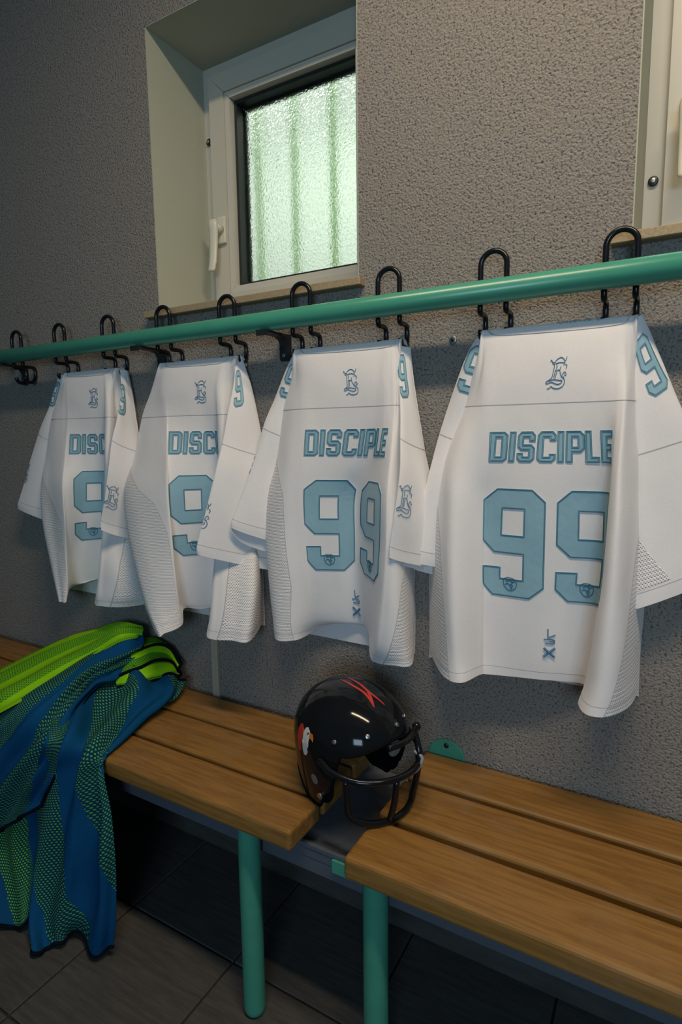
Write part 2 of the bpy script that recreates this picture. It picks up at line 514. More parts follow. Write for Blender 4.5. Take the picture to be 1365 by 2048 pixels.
# control points in millimetres (x along the wall, y out of the wall, z up)
JERSEYS = {"J4":{"seam":1.181,"rows":[[[-301.7,-7,1296],[-313.7,-10,1296],[-308.2,-10,1296],[-296.4,-10,1296],[-265.1,-10,1296],[-188.9,-10,1296],[-118,-10,1296],[-84.4,-10,1296],[-74.9,-10,1296],[-67.7,-10,1296],[-61.2,-10,1296],[-73.2,-7,1296]],[[-301.7,-7,1313.5],[-313.7,-22,1313.5],[-308.2,-22,1313.5],[-296.4,-22,1313.5],[-265.1,-22,1313.5],[-188.9,-22,1313.5],[-118,-22,1313.5],[-84.4,-22,1313.5],[-74.9,-22,1313.5],[-67.7,-22,1313.5],[-61.2,-22,1313.5],[-73.2,-7,1313.5]],[[-307.9,-7,1317],[-313.7,-37,1317],[-308.2,-37,1317],[-296.4,-37,1317],[-265.1,-37,1317],[-188.9,-37,1317],[-118,-37,1317],[-84.4,-37,1317],[-74.9,-37,1317],[-67.7,-37,1317],[-61.2,-37,1317],[-71,-7,1317]],[[-314.1,-7,1306],[-313.7,-48,1306],[-308.2,-48,1306],[-296.4,-48,1306],[-265.1,-48,1306],[-188.9,-48,1306],[-118,-48,1306],[-84.4,-48,1306],[-74.9,-48,1306],[-67.7,-48,1306],[-61.2,-48,1306],[-68.8,-7,1306]],[[-338.7,-7,1250],[-323.3,-45,1250],[-311.7,-50,1250],[-299.9,-56,1250],[-263.8,-58,1250],[-187.2,-58,1250],[-112.8,-60,1250],[-81.3,-58,1250],[-72.3,-52,1250],[-65.5,-45,1250],[-59.5,-35,1250],[-60.1,-7,1250]],[[-369.5,-7,1181],[-348.7,-30,1181],[-328.7,-48,1181],[-302.2,-62,1181],[-270.7,-62,1181],[-196.8,-60,1181],[-109.1,-68,1181],[-79,-76,1181],[-68.3,-74,1181],[-60.4,-50,1181],[-55.4,-20,1181],[-49.2,-7,1181]],[[-406.5,-7,1080],[-384.4,-35,1080],[-349.5,-70,1080],[-304.2,-64,1080],[-276.9,-60,1080],[-201.5,-62,1080],[-101.6,-62,1080],[-83.2,-92,1080],[-70.4,-100,1080],[-58.4,-75,1080],[-46.9,-30,1080],[-36.2,-7,1080]],[[-425,-7,1000],[-388.2,-50,1000],[-348.3,-90,1000],[-304.7,-60,1000],[-284.4,-56,1000],[-203.2,-62,1000],[-99.3,-50,1000],[-85.5,-100,1000],[-69.8,-115,1000],[-56.6,-90,1000],[-45.5,-40,1000],[-29.6,-7,1000]],[[-425,-7,900],[-381.8,-70,900],[-341.8,-105,900],[-303.1,-62,900],[-287.4,-54,900],[-203,-60,900],[-99.7,-42,900],[-88.5,-108,900],[-72.1,-128,900],[-56.4,-108,900],[-43.8,-50,900],[-29.6,-7,900]],[[-425,-7,800],[-370.3,-90,800],[-333.1,-115,800],[-299.9,-66,800],[-287.1,-54,800],[-202.5,-56,800],[-105.9,-35,800],[-97.3,-112,800],[-78.3,-138,800],[-55.8,-122,800],[-41.1,-65,800],[-29.6,-7,800]],[[-425,-7,720],[-362.8,-100,720],[-325.5,-120,720],[-298.1,-70,720],[-285.4,-54,720],[-200.6,-53,720],[-113.1,-30,720],[-107.1,-112,720],[-86.6,-145,720],[-59.3,-132,720],[-39.6,-75,720],[-29.6,-7,720]],[[-425,-7,675.2],[-358,-109,675.2],[-316.2,-126,676.7],[-296.1,-74,676.5],[-281.9,-56,673.6],[-200,-50,679.2],[-118.4,-27,677.7],[-118.3,-109,677.1],[-98.5,-149,677.4],[-65.4,-141,678.4],[-39.3,-83,677.2],[-29.6,-7,677.2]]],"sleeves":{"left":{"drop":0.022,"bul":0.012,"rows":[[[-316.7,-34,1315.3],[-298.4,-30,1310.6]],[[-342.7,-30,1281.3],[-306.7,-30,1269.5]],[[-371.5,-28,1209.4],[-325.4,-25,1193.6]],[[-397,-30,1131.1],[-353.2,-25,1114.4]],[[-413,-35,1066],[-365.6,-30,1052]],[[-432.8,-42,981.4],[-369.8,-35,969.1]],[[-451.5,-48,904.7],[-367,-40,893.7]],[[-455.8,-48,878.6],[-366.7,-40,868.7]]]},"right":{"drop":0,"bul":0.014,"rows":[[[-71.7,-36,1308.7],[-56.6,-30,1317.4]],[[-72.4,-36,1263.1],[-34.4,-20,1268.1]],[[-69,-30,1183],[-3.5,-18,1192.8]],[[-64.5,-30,1088.2],[26.9,-16,1121.2]],[[-60.5,-32,1008.6],[44.8,-18,1048.6]],[[-56.2,-36,923.9],[57.4,-22,972.8]],[[-52.6,-42,854.5],[67.2,-26,918.8]],[[-51.3,-44,829.8],[71.3,-26,896.3]]]}},"digx":0,"marks":{"dig":3.2,"name":3.55,"mono":5.15,"hem":5.25}},"J3":{"seam":1.188,"rows":[[[-711.6,-7,1296],[-723.6,-10,1296],[-717,-10,1296],[-701.5,-10,1296],[-663.4,-10,1296],[-584.8,-10,1296],[-516.6,-10,1296],[-491.4,-10,1296],[-483.9,-10,1296],[-478.5,-10,1296],[-472.1,-10,1296],[-484.1,-7,1296]],[[-711.6,-7,1313.5],[-723.6,-22,1313.5],[-717,-22,1313.5],[-701.5,-22,1313.5],[-663.4,-22,1313.5],[-584.8,-22,1313.5],[-516.6,-22,1313.5],[-491.4,-22,1313.5],[-483.9,-22,1313.5],[-478.5,-22,1313.5],[-472.1,-22,1313.5],[-484.1,-7,1313.5]],[[-717,-7,1317],[-723.6,-37,1317],[-717,-37,1317],[-701.5,-37,1317],[-663.4,-37,1317],[-584.8,-37,1317],[-516.6,-37,1317],[-491.4,-37,1317],[-483.9,-37,1317],[-478.5,-37,1317],[-472.1,-37,1317],[-482.8,-7,1317]],[[-722.5,-7,1306],[-723.6,-48,1306],[-717,-48,1306],[-701.5,-48,1306],[-663.4,-48,1306],[-584.8,-48,1306],[-516.6,-48,1306],[-491.4,-48,1306],[-483.9,-48,1306],[-478.5,-48,1306],[-472.1,-48,1306],[-481.5,-7,1306]],[[-744.4,-7,1250],[-742.1,-35,1250],[-721.9,-45,1250],[-698.3,-55,1250],[-652.3,-58,1250],[-580.4,-58,1250],[-523.6,-58,1250],[-485.5,-58,1250],[-477.5,-52,1250],[-473.2,-45,1250],[-475.5,-30,1250],[-476.2,-7,1250]],[[-771.8,-7,1188],[-769.1,-30,1188],[-736.1,-50,1188],[-697.8,-62,1188],[-653.6,-62,1188],[-574.2,-60,1188],[-520.7,-60,1188],[-479.8,-68,1188],[-473,-62,1188],[-468.7,-50,1188],[-468.9,-30,1188],[-469.6,-7,1188]],[[-804.7,-7,1080],[-789.9,-35,1080],[-740,-68,1080],[-700.3,-74,1080],[-659.5,-68,1080],[-593,-56,1080],[-541.2,-52,1080],[-482.3,-95,1080],[-466.2,-100,1080],[-461.6,-80,1080],[-459.9,-50,1080],[-461.7,-7,1080]],[[-821.1,-7,1000],[-808.5,-50,1000],[-745.9,-82,1000],[-704.8,-80,1000],[-672,-71,1000],[-617,-50,1000],[-571.3,-36,1000],[-480.4,-115,1000],[-462.2,-120,1000],[-453.6,-100,1000],[-455.3,-60,1000],[-457.8,-7,1000]],[[-821.1,-7,900],[-798.4,-70,900],[-741.9,-92,900],[-697,-80,900],[-673,-69,900],[-618.9,-45,900],[-575.3,-30,900],[-483,-117,900],[-461.6,-126,900],[-448.1,-112,900],[-449.6,-70,900],[-457.8,-7,900]],[[-821.1,-7,800],[-779.3,-85,800],[-729.9,-98,800],[-689,-74,800],[-673.1,-60,800],[-621.8,-38,800],[-575.9,-26,800],[-491.9,-115,800],[-467.2,-128,800],[-445.4,-120,800],[-442,-82,800],[-457.8,-7,800]],[[-821.1,-7,720],[-763.4,-95,720],[-718.8,-98,720],[-689.4,-62,720],[-677,-46,720],[-622.4,-30,720],[-571.2,-22,720],[-501.6,-112,720],[-477,-126,720],[-447.7,-122,720],[-435.1,-90,720],[-457.8,-7,720]],[[-821.1,-7,678],[-753.4,-103,678],[-709.3,-90,679],[-697.9,-42,681],[-684.8,-28,691.8],[-628.1,-18,711.9],[-571,-13,714.7],[-519.9,-92,678.9],[-492.7,-110,675.5],[-455.3,-117,680],[-428.5,-95,677.2],[-457.8,-7,677.2]]],"sleeves":{"left":{"drop":0.035,"bul":0.012,"rows":[[[-727.7,-34,1314.7],[-713.4,-30,1310.8]],[[-754,-30,1282.8],[-721,-30,1272]],[[-789,-30,1217.7],[-748.3,-22,1205.4]],[[-811.6,-48,1150.8],[-762.1,-25,1126.5]],[[-822.9,-66,1085.8],[-778.5,-30,1065.4]],[[-841.2,-90,1010.9],[-788,-40,985.4]],[[-857.7,-112,947.5],[-786.7,-45,913.9]],[[-859.9,-114,928.2],[-787.5,-45,888.1]]]},"right":{"drop":0.015,"bul":0.014,"rows":[[[-484,-40,1305.8],[-459.6,-30,1299.2]],[[-476.3,-50,1246.7],[-454.7,-26,1240.6]],[[-463,-70,1176.2],[-444.2,-22,1169.2]],[[-454.9,-88,1124.4],[-431.8,-20,1099.8]],[[-446.9,-108,1058.9],[-419.4,-18,1041.9]],[[-449.5,-125,979.8],[-414.3,-18,957.1]],[[-457.6,-130,921.5],[-413.7,-18,885.2]],[[-458.7,-130,900.1],[-413.5,-18,862.3]]]}},"digx":0,"marks":{"dig":3.55,"name":3.35,"mono":5,"hem":5.75}},"J2":{"seam":1.183,"rows":[[[-1122.6,-7,1296],[-1134.6,-10,1296],[-1125.8,-10,1296],[-1108.3,-10,1296],[-1084.2,-10,1296],[-1004.4,-10,1296],[-941.2,-10,1296],[-922.8,-10,1296],[-910.7,-10,1296],[-898.7,-10,1296],[-883.8,-10,1296],[-895.8,-7,1296]],[[-1122.6,-7,1313.5],[-1134.6,-22,1313.5],[-1125.8,-22,1313.5],[-1108.3,-22,1313.5],[-1084.2,-22,1313.5],[-1004.4,-22,1313.5],[-941.2,-22,1313.5],[-922.8,-22,1313.5],[-910.7,-22,1313.5],[-898.7,-22,1313.5],[-883.8,-22,1313.5],[-895.8,-7,1313.5]],[[-1130.7,-7,1317],[-1134.6,-37,1317],[-1125.8,-37,1317],[-1108.3,-37,1317],[-1084.2,-37,1317],[-1004.4,-37,1317],[-941.2,-37,1317],[-922.8,-37,1317],[-910.7,-37,1317],[-898.7,-37,1317],[-883.8,-37,1317],[-893.9,-7,1317]],[[-1138.7,-7,1306],[-1134.6,-48,1306],[-1125.8,-48,1306],[-1108.3,-48,1306],[-1084.2,-48,1306],[-1004.4,-48,1306],[-941.2,-48,1306],[-922.8,-48,1306],[-910.7,-48,1306],[-898.7,-48,1306],[-883.8,-48,1306],[-892,-7,1306]],[[-1170.8,-7,1250],[-1184.5,-30,1250],[-1151.7,-45,1250],[-1117.9,-55,1250],[-1085.3,-58,1250],[-1013.6,-58,1250],[-950.1,-58,1250],[-931.3,-60,1250],[-920.5,-55,1250],[-912.5,-45,1250],[-905.5,-30,1250],[-884.5,-7,1250]],[[-1211,-7,1183],[-1225.4,-30,1183],[-1176.8,-50,1183],[-1102.4,-66,1183],[-1083.4,-66,1183],[-1005.7,-62,1183],[-949,-58,1183],[-929.5,-66,1183],[-916,-64,1183],[-911.4,-50,1183],[-902.5,-30,1183],[-875.2,-7,1183]],[[-1259.2,-7,1080],[-1241.5,-50,1080],[-1167.6,-85,1080],[-1063.7,-108,1080],[-1059.9,-102,1080],[-1008.9,-72,1080],[-959.5,-42,1080],[-931.3,-70,1080],[-915.9,-70,1080],[-907.5,-55,1080],[-890.4,-30,1080],[-863.9,-7,1080]],[[-1283.3,-7,1000],[-1251.5,-80,1000],[-1172.5,-115,1000],[-1049.8,-125,1000],[-1052.6,-116,1000],[-1010,-76,1000],[-967.6,-34,1000],[-942.6,-62,1000],[-925.2,-64,1000],[-905.3,-55,1000],[-871.1,-30,1000],[-858.3,-7,1000]],[[-1283.3,-7,900],[-1219,-105,900],[-1143.3,-135,900],[-1036.3,-132,900],[-1049.6,-116,900],[-1015.3,-70,900],[-979.7,-30,900],[-951.6,-65,900],[-929.9,-68,900],[-897.9,-62,900],[-847.3,-50,900],[-858.3,-7,900]],[[-1283.3,-7,800],[-1166.6,-130,800],[-1095.3,-155,800],[-1024.6,-134,800],[-1051.9,-104,800],[-1024.2,-60,800],[-991.9,-26,800],[-931.8,-105,800],[-901.2,-115,800],[-860.5,-110,800],[-811.4,-95,800],[-858.3,-7,800]],[[-1283.3,-7,720],[-1118.4,-148,720],[-1063,-165,720],[-1018.7,-132,720],[-1057.9,-90,720],[-1031.7,-50,720],[-999.8,-22,720],[-917.8,-132,720],[-883.2,-145,720],[-840.3,-140,720],[-802,-120,720],[-858.3,-7,720]],[[-1283.3,-7,657.9],[-1062.6,-165,657.9],[-1027.4,-172,668.4],[-1013.5,-130,679],[-1057.4,-78,700],[-1033.7,-46,693.4],[-1001.5,-18,691.7],[-922.2,-140,675.7],[-886,-158,673.1],[-840,-153,677],[-800.4,-135,675.6],[-858.3,-7,675.6]]],"sleeves":{"right":{"drop":0,"bul":0.009,"rows":[[[-894.2,-40,1312.8],[-883.1,-30,1315.3]],[[-889.7,-52,1255],[-864,-24,1253.3]],[[-891.1,-75,1187.2],[-849.3,-20,1185.2]],[[-895.1,-95,1115.8],[-828.3,-20,1081.7]],[[-898.1,-115,1059.9],[-818.6,-20,1026.8]],[[-908.8,-138,972.9],[-814.5,-20,934.6]],[[-925.4,-156,890.7],[-816.2,-22,840.7]],[[-926.8,-156,867.5],[-817.1,-22,813.8]]]}},"digx":0,"marks":{"dig":4.05,"name":3.95,"mono":5.35}},"J1":{"seam":1.187,"rows":[[[-1502,-7,1296],[-1514,-10,1296],[-1507.2,-10,1296],[-1496,-10,1296],[-1476.1,-10,1296],[-1411.3,-10,1296],[-1349.1,-10,1296],[-1334.9,-10,1296],[-1320.8,-10,1296],[-1308.9,-10,1296],[-1293.1,-10,1296],[-1305.1,-7,1296]],[[-1502,-7,1313.5],[-1514,-22,1313.5],[-1507.2,-22,1313.5],[-1496,-22,1313.5],[-1476.1,-22,1313.5],[-1411.3,-22,1313.5],[-1349.1,-22,1313.5],[-1334.9,-22,1313.5],[-1320.8,-22,1313.5],[-1308.9,-22,1313.5],[-1293.1,-22,1313.5],[-1305.1,-7,1313.5]],[[-1510.6,-7,1317],[-1514,-37,1317],[-1507.2,-37,1317],[-1496,-37,1317],[-1476.1,-37,1317],[-1411.3,-37,1317],[-1349.1,-37,1317],[-1334.9,-37,1317],[-1320.8,-37,1317],[-1308.9,-37,1317],[-1293.1,-37,1317],[-1302.5,-7,1317]],[[-1519.3,-7,1306],[-1514,-48,1306],[-1507.2,-48,1306],[-1496,-48,1306],[-1476.1,-48,1306],[-1411.3,-48,1306],[-1349.1,-48,1306],[-1334.9,-48,1306],[-1320.8,-48,1306],[-1308.9,-48,1306],[-1293.1,-48,1306],[-1299.9,-7,1306]],[[-1553.9,-7,1250],[-1577.3,-30,1250],[-1536.8,-45,1250],[-1502,-55,1250],[-1480.5,-56,1250],[-1415.5,-56,1250],[-1342.8,-56,1250],[-1325.6,-60,1250],[-1315.9,-55,1250],[-1314.5,-45,1250],[-1321,-30,1250],[-1289.6,-7,1250]],[[-1597.3,-7,1187],[-1613.7,-30,1187],[-1552.8,-55,1187],[-1494.2,-64,1187],[-1476.5,-64,1187],[-1412.6,-60,1187],[-1347.1,-56,1187],[-1321.6,-68,1187],[-1308.2,-66,1187],[-1310.2,-50,1187],[-1321.3,-28,1187],[-1276.8,-7,1187]],[[-1649.2,-7,1080],[-1618.7,-50,1080],[-1557.3,-75,1080],[-1478.6,-96,1080],[-1457.9,-92,1080],[-1420.3,-66,1080],[-1367.3,-42,1080],[-1318.9,-80,1080],[-1304.9,-80,1080],[-1310.1,-55,1080],[-1312.6,-30,1080],[-1261.4,-7,1080]],[[-1675.2,-7,1000],[-1622.7,-70,1000],[-1553.4,-92,1000],[-1454,-124,1000],[-1438.8,-118,1000],[-1427.9,-70,1000],[-1388,-32,1000],[-1343.6,-70,1000],[-1327.8,-68,1000],[-1319.8,-50,1000],[-1305.6,-30,1000],[-1253.7,-7,1000]],[[-1675.2,-7,900],[-1602.5,-90,900],[-1529.6,-107,900],[-1447.1,-128,900],[-1444.7,-116,900],[-1444.2,-66,900],[-1405.5,-26,900],[-1367.9,-62,900],[-1347.6,-60,900],[-1320.9,-50,900],[-1292.4,-35,900],[-1253.7,-7,900]],[[-1675.2,-7,800],[-1559.2,-105,800],[-1505,-118,800],[-1454.4,-122,800],[-1475.3,-98,800],[-1468.7,-56,800],[-1427.4,-20,800],[-1347.9,-95,800],[-1318.9,-100,800],[-1277.2,-90,800],[-1253.8,-60,800],[-1253.7,-7,800]],[[-1675.2,-7,720],[-1528.5,-115,720],[-1489.4,-126,720],[-1457.1,-122,720],[-1496.5,-88,720],[-1488.3,-48,720],[-1447.1,-16,720],[-1352.2,-106,720],[-1322.2,-110,720],[-1268.4,-100,720],[-1241.1,-65,720],[-1253.7,-7,720]],[[-1675.2,-7,676.2],[-1503.1,-125,676.2],[-1470.4,-135,675.9],[-1454.3,-132,678.7],[-1510.5,-80,696.7],[-1489.5,-48,708.3],[-1455.1,-15,720],[-1375.4,-98,677.7],[-1328.5,-110,677.4],[-1278.4,-95,677.5],[-1242.2,-50,677.6],[-1253.7,-7,677.6]]],"sleeves":{"left":{"drop":0.012,"bul":0.012,"rows":[[[-1557.6,-30,1316],[-1519.5,-30,1309.5]],[[-1591.9,-26,1275.3],[-1538.5,-30,1263.9]],[[-1625.4,-26,1218.3],[-1575.9,-22,1203.8]],[[-1677.5,-30,1148],[-1605.4,-25,1120.4]],[[-1706,-36,1090.6],[-1620.9,-30,1071.2]],[[-1743,-42,1013.3],[-1635.5,-35,992.7]],[[-1777.1,-50,940.6],[-1637.8,-40,915.2]],[[-1783.2,-50,916.5],[-1641.7,-40,884.2]]]},"right":{"drop":0.012,"bul":0.014,"rows":[[[-1289.5,-38,1313.1],[-1276.2,-30,1307.8]],[[-1271,-50,1248.9],[-1266.1,-24,1238.3]],[[-1264.2,-75,1181.8],[-1257.5,-20,1165.4]],[[-1265.9,-95,1126.3],[-1248.5,-18,1091.7]],[[-1267.4,-112,1049.5],[-1250.5,-18,1019.9]],[[-1280.5,-120,971.5],[-1261.1,-18,938.5]],[[-1297.1,-122,918.1],[-1268.3,-18,875.3]],[[-1297.6,-122,892.8],[-1270.5,-18,848.4]]]}},"digx":0,"marks":{"dig":4.45,"name":4.05,"mono":5.45}}}
BIBS = {"lime":[[[-1247.2,-50,615.7],[-1232.7,-60,606.8],[-1222.3,-90,599.6]],[[-1326.4,-60,619.3],[-1282.5,-96.7,610],[-1257.4,-122,590]],[[-1430.8,-65,582.2],[-1361.1,-115.7,570],[-1308.8,-156.8,555]],[[-1535,-75,546.8],[-1432.2,-148.5,535],[-1357.3,-210.2,515]],[[-1615.9,-136.9,505],[-1446,-246.7,515],[-1351.1,-312.1,500]],[[-1652.1,-222.4,475],[-1470.2,-324.8,495],[-1361.5,-387.9,485]],[[-1625.4,-332.1,470],[-1568.4,-365,432.3],[-1524.1,-392,387.4]],[[-1584.1,-448.2,465],[-1787.6,-370,308.1],[-1755.5,-390,252.3]]],"blue":[[[-1267.1,-37.2,600],[-1210,-81.5,585],[-1205.2,-116,560],[-1214.3,-150.4,535],[-1254.1,-156.3,510]],[[-1279.1,-109.6,585],[-1221.2,-140.2,575],[-1213.2,-161.2,550],[-1213.6,-187,530],[-1234,-196.5,512]],[[-1335.7,-155,555],[-1258.6,-198.3,552],[-1234.8,-224.6,540],[-1214.1,-248.5,525],[-1203.4,-269.2,505]],[[-1352.5,-248.4,525],[-1251.8,-300.6,525],[-1203.3,-327.9,505],[-1158.5,-357.3,495],[-1126.9,-373,482]],[[-1363.6,-336.6,497],[-1267.9,-372.2,482],[-1211.2,-392,445.1],[-1177.2,-398,409.7],[-1143.5,-395,400.2]],[[-1406.6,-390,443],[-1350,-398,378.7],[-1303.2,-405,326.6],[-1243.9,-408,309.6],[-1184.3,-402,335.2]],[[-1540.3,-395,330.1],[-1480.9,-402,235.8],[-1403.1,-410,175.3],[-1290.4,-415,245.6],[-1192.9,-408,311.6]]],"right":[[[-1285.5,-165.8,510],[-1273.5,-135.6,515],[-1192.5,-137.5,525],[-1155.6,-104.4,520],[-1110,-79,510],[-1085.8,-55.7,495]],[[-1257.3,-203.2,503],[-1244.8,-174.6,508],[-1138,-189.7,510],[-1093.7,-169.6,505],[-1066.3,-139.1,492],[-1062.5,-115.3,475]],[[-1251.2,-295.6,495],[-1209.1,-254.6,495],[-1126.5,-262.3,492],[-1081.7,-247.7,490],[-1055.9,-235.3,482],[-1068.5,-204,470]],[[-1146.5,-414.2,484],[-1107.9,-378.9,484],[-1070,-375.3,475],[-1037.5,-370.4,470],[-1016.3,-367.4,463],[-1028.6,-345.1,462]],[[-1246.1,-384,362.4],[-1139.2,-388,403.6],[-1088.1,-392,406.9],[-1050.2,-390,412.7],[-1017.2,-390,418.2],[-996.8,-386,435.6]],[[-1289.6,-389,243.7],[-1177.9,-393,291.6],[-1112.8,-402,308.5],[-1067.3,-394,312],[-1003.4,-402,336.8],[-974.8,-390,352.8]],[[-1265,-406,138.7],[-1199.5,-410,152.1],[-1122.6,-420,183.7],[-1082.1,-400,179.4],[-1002.5,-412,217.8],[-973.2,-390,221.7]],[[-1221,-440.7,55],[-1191.1,-442.9,55],[-1148,-425.1,60],[-1090.1,-415,75.3],[-1014.8,-412,97.3],[-985.7,-390,104.5]],[[-1176.3,-463.2,10],[-1148.3,-464.8,10],[-1136.3,-429.5,14],[-1114.8,-406.9,20],[-1036.5,-406.9,15],[-1003.8,-387.6,30]]],"left":[[[-1536,-388,230.7],[-1390.5,-392,252.5],[-1297.5,-390,275.1],[-1220.3,-386,304.3],[-1177.1,-386,323.2]],[[-1468.5,-432.6,130],[-1365.5,-415.4,150],[-1311.8,-402.8,155],[-1237.6,-392,188.4],[-1193.3,-392,209.8]],[[-1415.9,-461.7,50],[-1329.1,-444.2,60],[-1281.3,-424.2,65],[-1246.3,-403.5,90],[-1229.2,-387,90]],[[-1364.5,-475.5,10],[-1288.1,-462.8,12],[-1249.3,-445.9,12],[-1242.5,-424.5,30],[-1225.3,-408.4,30]]],"curl":[[[-1309.6,-73.6,555],[-1304.8,-33,572],[-1243.2,-30,575.5],[-1192.2,-20,563.7],[-1147,-18,531]],[[-1235.3,-127.1,550],[-1220.7,-88.5,570],[-1198.5,-53,572],[-1165.9,-27.4,555],[-1121.9,-35.8,525]],[[-1211.5,-161,530],[-1181.3,-129.1,550],[-1173,-84.5,555],[-1151,-49.9,540],[-1121.1,-46.4,515]],[[-1210.8,-175.5,510],[-1152.3,-148.1,525],[-1138.6,-107.4,530],[-1127.5,-59.6,520],[-1122.3,-37.1,500]],[[-1200.4,-178.6,500],[-1148.4,-149.7,505],[-1135.8,-108.4,505],[-1126.7,-61.7,500],[-1118.9,-44.4,495]]]}


# ------------------------------------------------------------------ room shell
WIN = [(-1.174, -0.588), (-0.079, 0.507)]
WZ0, WZ1 = 1.437, 2.123
REV = 0.205
X0, X1, CEIL = -4.2, 2.4, 2.62


def quad_strip(bm, x0, x1, z0, z1, y):
    vs = [bm.verts.new(p) for p in ((x0, y, z0), (x1, y, z0), (x1, y, z1), (x0, y, z1))]
    bm.faces.new(vs)


bm = bmesh.new()
xs = [X0, WIN[0][0], WIN[0][1], WIN[1][0], WIN[1][1], X1]
for i in range(5):
    if i in (1, 3):
        quad_strip(bm, xs[i], xs[i + 1], 0, WZ0, 0)
        quad_strip(bm, xs[i], xs[i + 1], WZ1, CEIL, 0)
    else:
        for a, b in ((0, WZ0), (WZ0, WZ1), (WZ1, CEIL)):
            quad_strip(bm, xs[i], xs[i + 1], a, b, 0)
bmesh.ops.remove_doubles(bm, verts=bm.verts[:], dist=1e-5)
# wall thickness
ret = bmesh.ops.extrude_face_region(bm, geom=bm.faces[:])
for v in ret['geom']:
    if isinstance(v, bmesh.types.BMVert):
        v.co.y += 0.34
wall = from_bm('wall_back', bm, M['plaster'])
wall['kind'] = 'structure'
# plastered reveals line each opening (2 mm proud of the raw opening)
for wi, (a, b) in enumerate(WIN):
    bm = bmesh.new()
    for args in ((a, a + 0.002, 0.0006, REV + 0.1, WZ0, WZ1), (b - 0.002, b, 0.0006, REV + 0.1, WZ0, WZ1), (a, b, 0.0006, REV + 0.1, WZ1 - 0.002, WZ1)):
        box_bm(*args, bm=bm)
    o = from_bm('trim_%d' % (wi + 1), bm, M['reveal'])
    o['kind'] = 'structure'

ceil = box('ceiling', X0, X1, -1.9, 0.0, CEIL, CEIL + 0.05, M['ceiling'])
ceil['kind'] = 'structure'
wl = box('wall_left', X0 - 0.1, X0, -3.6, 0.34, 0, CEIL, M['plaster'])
wl['kind'] = 'structure'

floor = box('floor', X0, X1, -3.6, 0.0, -0.06, -0.006, M['grout'])
floor['kind'] = 'structure'
T = 0.3125
tile_proto = None
for i in range(-3, 10):
    for j in range(0, 6):
        tx1 = -0.770 + 0.3125 * (4 - i)
        ty1 = -0.2665 + 0.3075 - 0.3075 * j
        if tx1 - T < X0 or tx1 > X1:
            continue
        g = 0.0025
        if tile_proto is None:
            tile_proto = box('tile', -T + g, -g, -0.3075 + g, -g, -0.03, 0.0, M['tile'], floor, 0.0015, 1)
            o = tile_proto
        else:
            o = tile_proto.copy()
            link(o, floor)
        o.location = (tx1, min(ty1, 0.0), 0)
        o.scale.y = (0.3075 - ty1 - g) / (0.3075 - g) if ty1 > 0.001 else 1.0

bb = box('baseboard_back', X0, X1, -0.010, -0.0005, 0.0, 0.105, M['tile'], None, 0.001, 1)
bb['kind'] = 'structure'

# ------------------------------------------------------------------ windows
def frame_ring(bm, x0, x1, z0, z1, w, y0, y1, bev):
    """four mitred profiles"""
    def mit(p):
        vs = [bm.verts.new(q) for q in p]
        for f in ((0, 1, 2, 3), (7, 6, 5, 4), (0, 4, 5, 1), (1, 5, 6, 2), (2, 6, 7, 3), (3, 7, 4, 0)):
            bm.faces.new([vs[k] for k in f])
    e = 0.0004
    xi0, xi1, zi0, zi1 = x0 + w, x1 - w, z0 + w, z1 - w
    for (a, b, c, d) in (((x0, z0), (x1, z0), (xi1, zi0), (xi0, zi0)), ((xi0, zi1), (xi1, zi1), (x1, z1), (x0, z1)),
                         ((x0, z0), (xi0, zi0), (xi0, zi1), (x0, z1)), ((xi1, zi0), (x1, z0), (x1, z1), (xi1, zi1))):
        cx = (a[0] + b[0] + c[0] + d[0]) / 4
        cz = (a[1] + b[1] + c[1] + d[1]) / 4
        sh = lambda p: (p[0] + (e if p[0] < cx else -e), p[1] + (e if p[1] < cz else -e))
        q = [sh(p) for p in (a, b, c, d)]
        mit([(p[0], y0, p[1]) for p in q] + [(p[0], y1, p[1]) for p in q])


